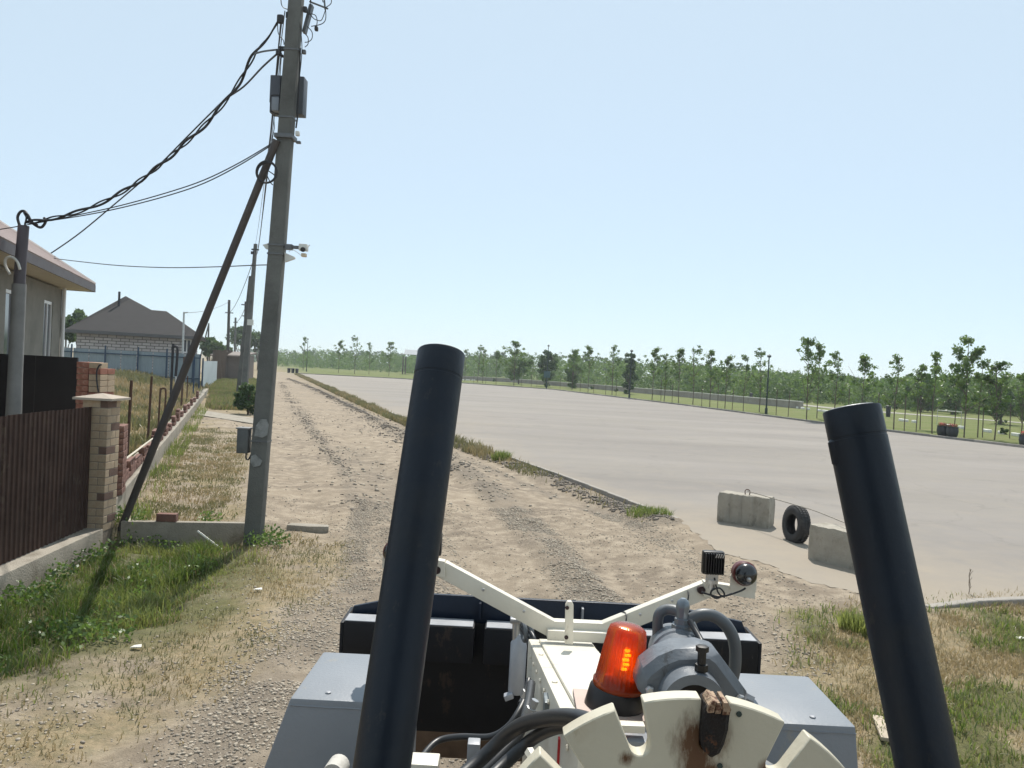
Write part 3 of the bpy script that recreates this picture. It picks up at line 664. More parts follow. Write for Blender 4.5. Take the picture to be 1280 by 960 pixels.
# loose brick, slab, stick, plank
p = ca.lerp(cb, .36); tag(MB().box((p.x, p.y, .205), (.30, .13, .12), Matrix.Rotation(.1, 3, 'Z')).build('loose_brick', DRB, bevel=.006), 'single dark red brick lying on the retaining wall by the brace foot', 'brick')
p = onG(384, 662)
sl = MB(); sl.prism([p + Vector(v) for v in ((-.33, -.07, -.03), (-.30, .10, -.03), (.02, .13, -.03), (.33, .10, -.03), (.36, -.05, -.03), (.05, -.11, -.03))], (.0, 0.01, .13))
tag(sl.build('concrete_slab', CONC, bevel=.02), 'broken flat piece of concrete lying beside the big pole', 'slab')
a_ = G(247, 664, .12); b_ = G(277, 687, -.1)
WHT = mat('white_wood', (.62, .60, .54), .7, 0, .15, 9)
tag(MB().tube([a_, b_], .018, 5).build('white_stick', WHT, autos=True), 'white stick leaning in the weeds before the retaining wall', 'stick')
a_ = onG(1097, 888, .03, .06); b_ = onG(1109, 916, .03, .06); d_ = (b_ - a_)
tag(MB().box((a_ + b_) / 2, (.085, d_.length, .03), Matrix.Rotation(math.atan2(d_.y, d_.x) - math.pi / 2, 3, 'Z')).build('wooden_plank', mat('grey_wood', (.42, .35, .27), .85, 0, .2, 20, .3), bevel=.004), 'short weathered plank lying in dry grass right of the machine', 'plank')
for i, (x, y, lb) in enumerate([(322, 741, 'small white scrap of litter on dry grass below the big pole'), (170, 809, 'white scrap of litter at the edge of the green grass'), (1275, 794, 'white scrap of litter in the grass by the concrete kerb')]):
    p = onG(x, y, .02, .08 if x > 1000 else 0); v = [(-.05, -.02, 0), (-.01, -.035, .012), (.055, -.01, .006), (.04, .03, .018), (-.03, .03, .006)]
    tag(MB().prism([p + Vector(q) for q in v], (0, 0, .008)).build('litter', WHT), lb, 'litter')
# concrete crossing to the second gate
q = [G(x, y) for x, y in ((246, 519), (322, 531), (322, 524), (250, 513))]
tag(MB().prism([Vector((v.x, v.y, -.05)) for v in q], (0, 0, .08)).build('path', CONC), kind='structure')

# ------------------------------------------------------------------ dark sheet gate and brick pier behind
g0 = P(-60, 445, 14.2); g1 = P(98, 447, 14.2); zt = g1.z
gt = empty('sheet_gate', (g0.x, 14.2, 0), 'flat near-black sheet fence standing behind the brown one, before the house', 'fence')
DKG = mat('black_brown_sheet', (.018, .013, .014), .45, .0, .3, 2)
n_ = 3; L = (g1.x - g0.x) / n_
for i in range(n_): MB().box((g0.x + L * (i + .5), 14.2, (zt + .2) / 2), (L - .008, .03, zt - .2)).build('panel', DKG, gt)
pr = P(101, 450, 14.1); pr2 = P(131, 450, 14.1)
pier = empty('brick_stack', (pr.x, 14.1, 0), 'square stack of red and pale bricks at the end of the near-black fence', 'brick stack')
pw = pr2.x - pr.x; n_r = int((zt - .30) / .105); c_ = {}
for r_ in range(n_r):
    for qx in range(2):
        for qy in range(2):
            m_ = RED if (qx == 0 or r_ % 4 == 0) else BRK; key = (m_.name,)
            if r_ == n_r - 1 and qx == 1 and qy == 1: continue
            if key not in c_: o = MB().box((0, 0, 0), (pw / 2 - .008, .25, .097)).build('brick', m_, None, bevel=.004, bseg=1, loc=(0, 0, 0)); o.parent = pier; c_[key] = o
            else: o = share(c_[key], 'brick', (0, 0, 0), pier)
            o.location = (pw * (.25 + .5 * qx) + random.uniform(-.008, .008), qy * .26, .3 + .105 * r_ )
MB().box((pr.x + pw / 2, 14.25, .12), (pw, .5, .28)).build('base', CONC, pier)
hp = [P(x, y, 13.9) for x, y in ((123, 490), (121, 476), (121, 464), (124, 457), (127, 456))]
tag(MB().tube(smooth_path(hp, 4), .014, 6).build('black_hose', DKP, autos=True), 'black hose looped over the brick stack', 'hose')

# ------------------------------------------------------------------ near house
HP = P(78, 362, 20); hd = Vector((-.345, 1, 0)).normalized(); hn = Vector((hd.y, -hd.x, 0))   # hn faces the road
C0 = Vector((HP.x, HP.y, 0)); HZ = HP.z
PLA = mat('grey_plaster', (.20, .19, .165), .9, 0, .2, 2, .3, 40, (.13, .125, .105), (.9, .48, .25))
house = empty('house', C0, 'unfinished grey plastered house with brown-edged hipped roof behind the pipe mast', 'house')
HL, HD = 9.0, 8.0
wins = [(1.0, 1.9, 1.9, P(56, 377, 19).z), (3.9, 5.1, 1.7, P(56, 377, 19).z)]
# road-side wall in pieces around the window openings
wl_ = MB(); T_ = .3
def wallbox(mb, s0, s1, z0, z1):
    mb.prism([C0 - hd * s0 + UP * z0, C0 - hd * s1 + UP * z0, C0 - hd * s1 + UP * z1, C0 - hd * s0 + UP * z1], -hn * T_)
s = 0
for a, b, z0, z1 in wins:
    wallbox(wl_, s, a, 0, HZ); wallbox(wl_, a, b, 0, z0 - .004); wallbox(wl_, a, b, z1 + .004, HZ); s = b
wallbox(wl_, s, HL, 0, HZ)
wl_.build('wall', PLA, house)
MB().prism([C0 - hn * T_, C0 - hn * HD, C0 - hn * HD + UP * HZ, C0 - hn * T_ + UP * HZ], -hd * T_).build('wall', PLA, house)
MB().prism([C0 - hd * HL - hn * T_, C0 - hd * HL - hn * HD, C0 - hd * HL - hn * HD + UP * HZ, C0 - hd * HL - hn * T_ + UP * HZ], hd * T_).build('wall', PLA, house)
WFR = mat('dark_window_frame', (.10, .09, .09), .4, 0, .1, 5); GLS = mat('dark_glass', (.05, .06, .08), .06, 0, .3, 1.5, spec=.8)
WWH = mat('white_plastic', (.7, .7, .7), .4, 0, .05, 5)
for a, b, z0, z1 in wins:
    w_ = MB()
    for s0, s1, zz0, zz1 in ((a, a + .05, z0, z1), (b - .05, b, z0, z1), (a + .07, b - .07, z0, z0 + .07), (a + .07, b - .07, z1 - .07, z1), ((a + b) / 2 - .02, (a + b) / 2 + .02, z0 + .07, z1 - .07)):
        w_.prism([C0 - hd * s0 + UP * zz0 - hn * .02, C0 - hd * s1 + UP * zz0 - hn * .02, C0 - hd * s1 + UP * zz1 - hn * .02, C0 - hd * s0 + UP * zz1 - hn * .02], -hn * .07)
    fr = w_.build('window', WWH, house)
    MB().prism([C0 - hd * (a + .04) + UP * (z0 + .04) - hn * .05, C0 - hd * (b - .04) + UP * (z0 + .04) - hn * .05, C0 - hd * (b - .04) + UP * (z1 - .04) - hn * .05, C0 - hd * (a + .04) + UP * (z1 - .04) - hn * .05], -hn * .015).build('pane', GLS, fr)
    MB().prism([C0 - hd * (a - .05) + UP * (z0 - .04) + hn * .06, C0 - hd * (b + .05) + UP * (z0 - .04) + hn * .06, C0 - hd * (b + .05) + UP * z0 + hn * .06, C0 - hd * (a - .05) + UP * z0 + hn * .06], -hn * .15).build('sill', WFR, fr)
OV = .62
RF = mat('brown_metal_roof', (.17, .115, .10), .45, .2, .15, 3)
e = [C0 + hd * OV + hn * OV, C0 - hd * (HL + OV) + hn * OV, C0 - hd * (HL + OV) - hn * (HD + OV), C0 + hd * OV - hn * (HD + OV)]
ez = P(113, 357, 20.7).z
e = [Vector((v.x, v.y, ez)) for v in e]
rise = 3.0; mid = (HD) / 2
r0 = C0 - hd * (mid - .2) - hn * mid; r1 = C0 - hd * (HL - mid + .2) - hn * mid
if (r0 - r1).length < .4: r1 = r0 - hd * .4
r0.z = r1.z = ez + rise
rf = MB().add(e + [r0, r1], [(0, 1, 5, 4), (1, 2, 5), (2, 3, 4, 5), (3, 0, 4)]).build('roof', RF, house)
so = rf.modifiers.new('t', 'SOLIDIFY'); so.thickness = .06; so.offset = 1
for A_, B_, C_, D_ in ((e[0], e[1], r0, r1), (e[3], e[0], r0, r0)):       # standing seams and hip cap
    pass
MB().tube([e[0] + UP * .05, r0 + UP * .05], .05, 6).tube([e[3] + UP * .05, r0 + UP * .05], .05, 6).tube([r0 + UP * .06, r1 + UP * .06], .05, 6).tube([e[1] + UP * .05, r1 + UP * .05], .05, 6).build('hip_cap', mat('pale_ridge', (.4, .36, .34), .5, .2, .1, 5), rf, autos=True)
sm_ = MB()
for i in range(1, 24):
    t = i / 24; a = e[0].lerp(e[1], t)
    h1 = min(t, 1 - t) * (HL + 2 * OV); k_ = min(1, h1 / (mid + OV)); top = a - hn * (mid + OV) * k_; top.z = ez + rise * k_
    sm_.tube([a + UP * .05, top + UP * .05], .018, 4)
sm_.build('seams', RF, rf)['kind'] = 'stuff'
fas = MB()
for i in range(4):
    a, b = e[i], e[(i + 1) % 4]; inn = (C0 - hd * HL / 2 - hn * HD / 2); inn.z = ez
    d_ = (b - a).normalized(); nn = Vector((-d_.y, d_.x, 0));
    if nn.dot(inn - a) > 0: nn = -nn
    fas.prism([a + nn * .003 - UP * .16, b + nn * .003 - UP * .16, b + nn * .003 + UP * .02, a + nn * .003 + UP * .02], nn * .025)
fas.build('fascia', mat('brown_trim', (.04, .024, .023), .5, .1, .1, 5), house)
MB().prism([v - UP * .15 for v in e], UP * .02).build('soffit', mat('pale_soffit', (.5, .46, .38), .7, 0, .1, 4), house)
bb = MB().tube([C0 + hn * .06 - hd * .08 + UP * .2, C0 + hn * .06 - hd * .08 + UP * (ez - .16)], .045, 8).build('downpipe', WWH, house, autos=True)

# ------------------------------------------------------------------ far house of pale blocks
def blockmat():
    m = bpy.data.materials.new('pale_blocks'); m.use_nodes = True; n = m.node_tree.nodes; l = m.node_tree.links; b = n['Principled BSDF']; b.inputs['Roughness'].default_value = .9
    tc = n.new('ShaderNodeTexCoord'); mp = n.new('ShaderNodeMapping'); mp.inputs['Rotation'].default_value = (math.pi / 2, 0, 0); l.new(tc.outputs['Object'], mp.inputs['Vector'])
    br = n.new('ShaderNodeTexBrick'); br.inputs['Scale'].default_value = 1; br.inputs['Brick Width'].default_value = .62; br.inputs['Row Height'].default_value = .25; br.inputs['Mortar Size'].default_value = .028
    br.inputs['Color1'].default_value = (.50, .46, .45, 1); br.inputs['Color2'].default_value = (.38, .34, .335, 1); br.inputs['Mortar'].default_value = (.13, .115, .11, 1)
    l.new(mp.outputs[0], br.inputs['Vector']); l.new(br.outputs['Color'], b.inputs['Base Color'])
    bp = n.new('ShaderNodeBump'); bp.inputs['Strength'].default_value = .6; bp.inputs['Distance'].default_value = .03; bp.invert = True; l.new(br.outputs['Fac'], bp.inputs['Height']); l.new(bp.outputs[0], b.inputs['Normal']); return m
HY = 66.0
A0 = P(96, 412, HY); hdir = Vector((1, .36, 0)).normalized(); hback = Vector((-.36, 1, 0)).normalized()
def onface(px, py, off=0.0):
    """point of the front wall plane (moved back by off) seen at a photo pixel"""
    d = ray(px, py); n_ = hback; o0 = A0 + hback * off; t = (o0 - CO).dot(n_) / d.dot(n_); return CO + d * t
def hl(p): q = p - A0; return q.dot(hdir)
W2 = hl(onface(243, 421)); hz = onface(170, 416.5).z
h2 = empty('block_house', (A0.x, A0.y, 0), 'house of pale unplastered blocks with a dark hipped roof behind the blue fence', 'house')
h2.rotation_euler.z = 0
BM = blockmat(); dp = 9.5; L0 = Vector((A0.x, A0.y, 0))
def hp3(s, t, z): return L0 + hdir * s + hback * t + UP * z
def hbox(mb, s0, s1, t0, t1, z0, z1): return mb.prism([hp3(s0, t0, z0), hp3(s1, t0, z0), hp3(s1, t1, z0), hp3(s0, t1, z0)], (0, 0, z1 - z0))
ws0, ws1 = hl(onface(228, 430)), hl(onface(239, 430)); wz0, wz1 = onface(235, 441).z, onface(235, 424).z
mb = MB()
for s0, s1, z0, z1 in ((0, ws0, 0, hz), (ws1, W2, 0, hz), (ws0, ws1, 0, wz0), (ws0, ws1, wz1, hz)): hbox(mb, s0, s1, 0, .4, z0, z1)
mb.build('wall', BM, h2)
for s0 in (0, W2 - .4): hbox(MB(), s0 + .002, s0 + .398, .4, dp, 0, hz).build('wall', BM, h2)
mb = MB(); sm = (ws0 + ws1) / 2
for s0, s1, z0, z1 in ((ws0, ws0 + .09, wz0, wz1), (ws1 - .09, ws1, wz0, wz1), (sm - .05, sm + .05, wz0 + .09, wz1 - .09), (ws0 + .09, ws1 - .09, wz0, wz0 + .09), (ws0 + .09, ws1 - .09, wz1 - .09, wz1)): hbox(mb, s0 + .002, s1 - .002, .08, .16, z0 + .002, z1 - .002)
wi = mb.build('window', WWH, h2); hbox(MB(), ws0 + .05, ws1 - .05, .17, .19, wz0 + .05, wz1 - .05).build('pane', GLS, wi)
RF2 = mat('dark_slate_roof', (.036, .033, .033), .85, 0, .2, 1.5, .3, 8, spec=.2)
o_ = .75; ez2 = hz - .02; r_a = onface(157, 370, dp / 2); r_b = onface(163, 374, dp / 2)
e4 = [hp3(-o_, -o_, ez2), hp3(W2 + o_, -o_, ez2), hp3(W2 + o_, dp + o_, ez2), hp3(-o_, dp + o_, ez2)]
r_ = MB().add(e4 + [r_a, r_b], [(0, 1, 5, 4), (1, 2, 5), (2, 3, 4, 5), (3, 0, 4)]).build('roof', RF2, h2)
r_.modifiers.new('t', 'SOLIDIFY').thickness = .12
q_a, q_b = onface(190, 387.5, 3.2), onface(208, 389, 3.2); sa = hl(onface(150, 412))
r2 = MB().add([hp3(sa, -o_ + .03, ez2 + .02), hp3(W2 + o_ - .01, -o_ + .03, ez2 + .02), hp3(W2 + o_ - .01, 7.5, ez2 + .02), hp3(sa, 7.5, ez2 + .02), q_a, q_b], [(0, 1, 5, 4), (1, 2, 5), (2, 3, 4, 5), (3, 0, 4)]).build('roof', RF2, h2)
GT = mat('grey_trim', (.09, .088, .09), .7, 0, .1, 4)
hbox(MB(), -o_, W2 + o_, -o_ - .05, -o_ - .01, ez2 - .24, ez2 + .02).build('fascia', GT, h2)
hbox(MB(), -o_ + .05, W2 + o_ - .05, -o_, dp + o_, ez2 - .2, ez2 - .17).build('soffit', GT, h2)
cp = onface(149, 372, 3.5); MB().tube([cp - UP * 1.2, Vector((cp.x, cp.y, onface(149, 364.5, 3.5).z))], .1, 8).build('chimney', DKP, r_, autos=True)

# ------------------------------------------------------------------ blue fence, light gate leaf, brown board fence
FY = 59.0
BLU = mat('blue_sheet', (.25, .295, .32), .6, .0, .1, 1.2, spec=.2); BLD = mat('blue_frame', (.025, .055, .10), .5, .2, .1, 3)
b0, b1 = P(72, 434, FY), P(252, 443, FY)
bf = empty('blue_fence', (b0.x, FY, 0), 'long faded blue sheet fence with dark rails before the block house', 'fence')
zt = (b0.z + b1.z) / 2; n_ = 9; L = (b1.x - b0.x) / n_
for i in range(n_): corr(Vector((b0.x + L * i, FY, 0)), Vector((1, 0, 0)), Vector((0, -1, 0)), L - .02, .5, zt, BLU, bf, .02, .25, 'panel')
MB().box(((b0.x + b1.x) / 2, FY - .09, zt - .28), (b1.x - b0.x, .06, .07)).build('rail', BLD, bf)
MB().box(((b0.x + b1.x) / 2, FY - .09, .95), (b1.x - b0.x, .06, .07)).build('rail', BLD, bf)
for px in (91, 133, 174, 210, 243):
    q = P(px, 440, FY); MB().box((q.x, FY - .16, (zt + .3) / 2), (.09, .07, zt + .3)).build('post', BLD, bf)
g0, g1 = G(252, 492), G(270, 478); a = Vector((g0.x, g0.y, 0)); d_ = Vector((g1.x - g0.x, g1.y - g0.y, 0)); L = d_.length; d_.normalize()
gl = empty('gate_leaf', a, 'pale grey metal gate leaf at the far end of the low wall', 'gate')
MB().prism([a + UP * .1, a + d_ * L + UP * .1, a + d_ * L + UP * 2.15, a + UP * 2.3], Vector((0.04, .02, 0))).build('panel', mat('pale_grey_sheet', (.36, .42, .45), .5, .1, .1, 1), gl)
MB().tube([a - UP * .1, a + UP * 2.5], .06, 8).build('post', BLD, gl)
g0, g1 = P(268, 448, 82), P(291, 448, 94)
bd = empty('board_fence', (g0.x, g0.y, 0), 'weathered brown board fence beyond the grey gate leaf', 'fence')
n_ = 14; WB = mat('brown_boards', (.12, .09, .07), .85, 0, .25, 3); c_ = None
for i in range(n_):
    q = g0.lerp(g1, i / (n_ - 1)); h_ = P(275, 437.5, 86).z + random.uniform(-.15, .1)
    if c_ is None: c_ = MB().box((0, 0, 0), (.36, .05, 1)).build('board', WB, None, loc=(0, 0, 0)); o = c_; o.parent = bd
    else: o = share(c_, 'board', (0, 0, 0), bd)
    o.location = Vector((q.x, q.y, h_ / 2)) - bd.location; o.scale = (1, 1, h_)
MB().box(((g0.x + g1.x) / 2, (g0.y + g1.y) / 2 + 3, 2.95), (3.6, 5, .15), Matrix.Rotation(.1, 3, 'X')).box(((g0.x + g1.x) / 2, (g0.y + g1.y) / 2 + 3, 1.4), (3.2, 4.4, 2.9)).build('shed', mat('pale_shed', (.17, .14, .12), .7, 0, .1, 2), bd)
# ------------------------------------------------------------------ poles and wires
PC = mat('pole_concrete', (.135, .138, .130), .92, 0, .16, 2.2, .5, 50, (.085, .085, .08), (1.3, .48, .25), .2)
STL = mat('dull_steel', (.13, .135, .14), .5, .5, .2, 9); CAB = mat('black_cable', (.02, .02, .022), .6, 0, .1, 9)
BOXG = mat('grey_box_paint', (.085, .095, .11), .55, .2, .12, 5); PLW = mat('pale_plastic', (.62, .62, .58), .5, 0, .06, 5)
PY = 11.9
pb = P(314.5, 688, PY); pb.z = Hs(pb.x, pb.y) - .3
pb = Vector((P(314.5, 690, PY).x, PY, -.35)); 
def pa_(y):                                                    # pole axis by photo row
    xs_ = [(690, 315.5), (600, 322.5), (480, 332.5), (300, 347.5), (100, 362.5), (0, 370.5), (-90, 377.5)]
    for (ya, xa), (yb, xb) in zip(xs_, xs_[1:]):
        if y >= yb: return P(xa + (xb - xa) * (ya - y) / (ya - yb), y, PY)
    return P(377.5, -90, PY)
pole = empty('utility_pole', (pb.x, PY, Hs(pb.x, PY)), 'big concrete power pole in the left foreground with cabinet, camera and leaning brace', 'utility pole')
mb = MB(); rows = [690, 480, 300, 100, -90]; vs = []
for i, y in enumerate([720] + rows[1:]):
    c = pa_(min(y, 690)); 
    if i == 0: c = c + (pa_(690) - pa_(600)).normalized() * .4
    w_ = .248 - .062 * i / 4; dd_ = w_ * .85
    vs += [c + Vector((-w_ / 2, -dd_ / 2, 0)), c + Vector((w_ / 2, -dd_ / 2, 0)), c + Vector((w_ / 2, dd_ / 2, 0)), c + Vector((-w_ / 2, dd_ / 2, 0))]
mb.add(vs, [(3, 2, 1, 0), (16, 17, 18, 19)] + [(4 * i + k, 4 * i + (k + 1) % 4, 4 * i + 4 + (k + 1) % 4, 4 * i + 4 + k) for i in range(4) for k in range(4)])
mb.build('shaft', PC, pole, bevel=.012)
# brace
ba, bb_ = P(346, 175, PY - .12), G(150, 664, -.05)
br = MB().tube([bb_ + (bb_ - ba).normalized() * .35, bb_.lerp(ba, .5) , ba], [.058, .058, .055], 12).build('brace', mat('brace_steel', (.068, .058, .055), .65, .1, .25, 3, .2, 40, (.045, .047, .052), (.9, .5, .25)), pole, autos=True)
MB().box(pa_(172), (.27, .27, .06)).build('band', STL, pole, bevel=.004)
# cabinet behind, meter, loop
c = P(361, 121, PY + .27); MB().box(c, (.50, .22, .56)).build('cabinet', BOXG, pole, bevel=.012)
MB().box(c + Vector((-.17, -.13, .06)), (.15, .03, .40)).build('cabinet_door', mat('dark_box_paint', (.07, .075, .09), .5, .2, .1, 5), pole, bevel=.004)
MB().box(P(345, 131, PY + .05), (.11, .10, .20)).build('meter_box', mat('meter_grey', (.20, .22, .25), .5, .1, .1, 5), pole, bevel=.01)
MB().tube(smooth_path([P(x, y, PY) for x, y in ((349, 119), (341, 119), (338.5, 122), (338.5, 137), (342, 140.5), (352, 144))], 4), .009, 6).build('conduit', CAB, pole, autos=True)
MB().tube([P(375.5, 60, PY), P(374, 100, PY), P(371.5, 150, PY), P(370, 160, PY)], .012, 6).build('conduit', CAB, pole, autos=True)
for y in (64, 148, 170, 307, 318, 551):
    c = pa_(y); w_ = .262 - .062 * (690 - y) / 780
    MB().box(c, (w_, w_ * .9, .022)).build('band', STL, pole)
# lower box
c = P(305, 551, PY - .02)
lb = MB().box(c, (.17, .16, .36)).build('junction_box', mat('old_grey_box', (.10, .105, .105), .6, .2, .2, 8, .2), pole, bevel=.015)
MB().box(c + Vector((0, 0, .19)), (.20, .19, .022)).build('lid', mat('lid_grey', (.2, .2, .2), .6, .2, .1, 5), lb, bevel=.004)
MB().tube(smooth_path([c + Vector((.05, -.02, -.17)), c + Vector((.055, -.04, -.25)), c + Vector((.09, -.04, -.27)), c + Vector((.12, -.02, -.20))], 4), .012, 6).build('cable_loop', CAB, lb, autos=True)
MB().torus(c + Vector((.245, -.13, .0)), (0, 1, 0), .018, .006, 12, 6).build('band_buckle', STL, pole)
# paste remains of old notices
NOT = mat('old_paste', (.24, .245, .24), .9, 0, .2, 14, .2, 60, (.15, .155, .15), (9, .5, .15))
for pts in (((318, 545), (320, 532), (326, 524), (333, 524), (336, 531), (334, 544), (328, 547)), ((313, 578), (314, 570), (319, 568), (328, 576), (325, 582), (317, 584))):
    q = [P(x, y, PY - .118) for x, y in pts]; MB().prism(q, (0, -.004, 0)).build('notice_remains', NOT, pole)
# cable coil by the brace
MB().torus(P(333, 215, PY - .22), (.15, 1, .05), .155, .016, 36, 6).torus(P(334, 216, PY - .25), (.1, 1, -.05), .148, .012, 36, 6).build('cable_coil', CAB, pole, autos=True)
MB().tube(smooth_path([P(x, y, PY - .25) for x, y in ((336, 214), (342, 218), (346, 222))], 3), .008, 5).tube(smooth_path([P(x, y, PY - .25) for x, y in ((334, 220), (338, 228), (341, 231))], 3), .008, 5).build('cable_tail', CAB, pole, autos=True)
# brackets, surveillance camera
MB().prism([P(x, y, PY - .03) for x, y in ((328, 306), (337, 303.5), (337.5, 312), (332, 311))], (0, .06, 0)).build('bracket', PLW, pole)
MB().prism([P(x, y, PY - .03) for x, y in ((355.5, 315.5), (368, 321), (368.5, 323), (356, 327.5))], (0, .06, 0)).build('bracket', PLW, pole)
ar = MB().box(P(365, 309, PY - .02), (.22, .05, .045)).box(P(361.5, 309, PY - .02), (.1, .09, .08)).build('camera_arm', STL, pole)
sc = MB().box(P(379.5, 309.5, PY - .05), (.12, .12, .10)).build('surveillance_camera', PLW, pole, bevel=.012)
MB().lathe(P(379, 312, PY - .12), (0, -1, -.1), [(0, .035), (.03, .035), (.031, .026), (.036, .0)], 16).build('lens', CAB, sc, autos=True)
MB().box(P(380, 319, PY - .05), (.07, .09, .05)).build('motion_sensor', mat('cream_plastic', (.6, .5, .36), .5, 0, .05, 5), sc, bevel=.008)
MB().tube([P(385, 309, PY - .05), P(387.5, 306, PY - .05)], .006, 5).build('antenna', PLW, sc)
MB().tube(smooth_path([P(x, y, PY - .05) for x, y in ((361, 315), (365, 312), (371, 315), (376, 319))], 4), .004, 5).build('camera_lead', PLW, pole, autos=True)
# clamps and hardware at the top
def lump(px, py, sx, sz, dy=0, m=None, name='clamp'):
    return MB().box(P(px, py, PY + dy), (sx, .07, sz)).build(name, m or CAB, pole, bevel=min(sx, sz) * .3)
lump(350.5, 24, .10, .13, -.1); lump(359.5, 19.5, .045, .09, -.05); lump(348, 65.5, .07, .09, -.05); lump(355, 61, .14, .06, 0); lump(352.5, 70, .05, .03, 0)
lump(380, 65, .06, .06, 0, STL); lump(381.5, 12, .06, .08, 0); lump(372, 167, .06, .07, -.04, PLW); lump(373, 178, .07, .035, -.04, STL); lump(395.5, 36, .05, .06, 0)
MB().box(P(385, 24, PY + .12), (.05, .1, .42), Matrix.Rotation(.22, 3, 'Y')).build('cross_bracket', STL, pole)
MB().tube([P(387, 2, PY), P(410, 11, PY)], .013, 6).tube([P(404, -14, PY), P(406.5, 12, PY)], .013, 6).build('crossarm', STL, pole)
cu = MB()
for pts in ([(387, 17), (394, 19), (396.5, 26), (395.5, 34)], [(387, 17), (392, 23), (396, 25), (402, 25), (407, 12)], [(407, 12), (407, 24), (402, 30), (389, 33)], [(384, 33), (390, 40), (390, 48), (386, 52), (381, 53)],
            [(381, 42), (385, 47), (385, 55), (381, 59)], [(387, 2), (392, -4), (400, -6), (404, 3)], [(351, -2), (352, 6), (355, 10), (361, 12)], [(406, 10), (414, 4), (413, -6)], [(374, 20), (377.5, 60), (374, 100)],
            [(347, 28), (348, 42), (354, 50), (355, 56)], [(389, -5), (388, 8), (386, 19)], [(347.5, 70), (345, 95)], [(352, 66), (350, 95)], [(352, 30), (348.5, 60)], [(358, 24), (356, 55)]):
    cu.tube(smooth_path([P(x, y, PY - .06) for x, y in pts], 5), .0065, 5)
cu.build('jumper_wires', CAB, pole, autos=True)
MB().tube([P(x, y, PY - .05) for x, y in ((343, 142), (342.5, 150), (343, 160), (340, 176))], .006, 5).tube([P(x, y, PY - .05) for x, y in ((341, 142), (338, 175))], .005, 5).build('down_leads', CAB, pole)

# pipe mast before the house
MY = 12.9
ms = [P(17, 520, MY), P(19, 470, MY), P(24, 355, MY), P(28, 283, MY)]; ms.insert(0, Vector((ms[0].x - .05, MY, 0)))
mast = empty('pipe_mast', (ms[0].x, MY, 0), 'steel pipe mast with cable loops before the plastered house, behind the brown fence', 'pipe mast')
MB().tube([ms[0], ms[1], ms[2], ms[3]], [.12, .117, .108, .104], 14).build('lower_pipe', mat('mast_grey', (.20, .20, .195), .7, .3, .2, 4, .2), mast, autos=True)
MB().tube([P(23.5, 368, MY), P(25, 340, MY), P(29.5, 282, MY)], [.088, .086, .083], 14).build('upper_pipe', mat('mast_dark', (.085, .075, .085), .6, .3, .2, 4), mast, autos=True)
MB().tube(smooth_path([P(x, y, MY - .1) for x, y in ((25, 337), (22, 328), (16, 322), (9, 322), (6, 327), (8, 335), (13, 343))], 5), .022, 8).build('gooseneck', mat('white_conduit', (.55, .54, .5), .5, 0, .1, 5), mast, autos=True)
MB().tube(smooth_path([P(x, y, MY) for x, y in ((25, 283), (22, 272), (26, 264.5), (32, 265), (37, 275), (45, 282), (52, 284), (57, 277), (55, 272))], 5), .022, 8).tube(smooth_path([P(x, y, MY - .03) for x, y in ((31, 281), (33, 272), (30, 266), (35, 268), (40, 277), (47, 281))], 4), .015, 8).build('cable_loop', CAB, mast, autos=True)

# overhead cables, one thing each
def span(name, pts, r, label, m=CAB, seg=5, n=5):
    o = MB().tube(smooth_path(pts, n), r, seg).build(name, m, autos=True); return tag(o, label, 'cable', 'overhead cables')
def lerpY(pxs, Y0, Y1): n_ = len(pxs) - 1; return [P(x, y, Y0 + (Y1 - Y0) * i / n_) for i, (x, y) in enumerate(pxs)]
tp = [P(x, y, PY + t) for (x, y), t in zip(((352, 20), (335, 47), (319, 66), (305, 92), (292, 113), (262, 150), (225, 185), (180, 222), (140, 247), (100, 264), (60, 274), (32, 278)), np.linspace(-.1, 1.0, 12))]
tp = smooth_path(tp, 10); ctr = [tp[i].lerp(tp[min(i + 1, len(tp) - 1)], 0) for i in range(len(tp))]
tw = MB(); L_ = 0; ang = []
for i, p in enumerate(tp):
    if i: L_ += (p - tp[i - 1]).length
    ang.append(L_ * 8.5 + .7 * math.sin(L_ * 2.1))
for ph, rr in ((0, .013), (math.pi, .020)):
    pts = []; rads = []
    for i, (p, a) in enumerate(zip(tp, ang)):
        k = min(1, max(.25, (i - 8) / 14)); tg = (tp[min(i + 1, len(tp) - 1)] - tp[max(i - 1, 0)]).normalized(); s_ = tg.cross(Vector((0, 1, 0))).normalized()
        pts.append(p + (Vector((0, 1, 0)) * math.cos(a + ph) + s_ * math.sin(a + ph)) * .023 * k); rads.append(rr * (.55 + .45 * k))
    tw.tube(pts, rads, 6)
tag(tw.build('twisted_cable', CAB, autos=True), 'thick twisted service cable sagging from the big pole to the pipe mast', 'cable', 'overhead cables')
span('drop_wire', lerpY([(348, 66), (328, 84), (305, 108), (282, 124), (262, 143), (235, 170), (190, 215), (140, 258), (95, 295), (48, 327)], PY, 20.5), .016, 'straight dark wire from the big pole down to the house eave')
span('drop_wire', lerpY([(346, 62), (330, 64), (318, 67)], PY, PY), .014, 'short stay wire joining the twisted cable to the pole clamp', STL)
span('thin_wire', lerpY([(342, 178), (300, 203), (255, 225), (208, 241), (150, 257), (100, 268), (45, 279), (-20, 290)], PY, 13.4), .009, 'upper of the two thin wires from the brace head to the mast top')
span('thin_wire', lerpY([(340, 181), (300, 206), (255, 229), (208, 245), (150, 260), (100, 270), (40, 279)], PY, 13.2), .009, 'lower of the two thin wires from the brace head to the mast top')
span('thin_wire', lerpY([(340, 331), (318, 331.5), (270, 333.5), (210, 334.5), (150, 332), (100, 327), (60, 322), (40, 319)], PY, 20.3), .009, 'level thin wire between the big pole and the near house')

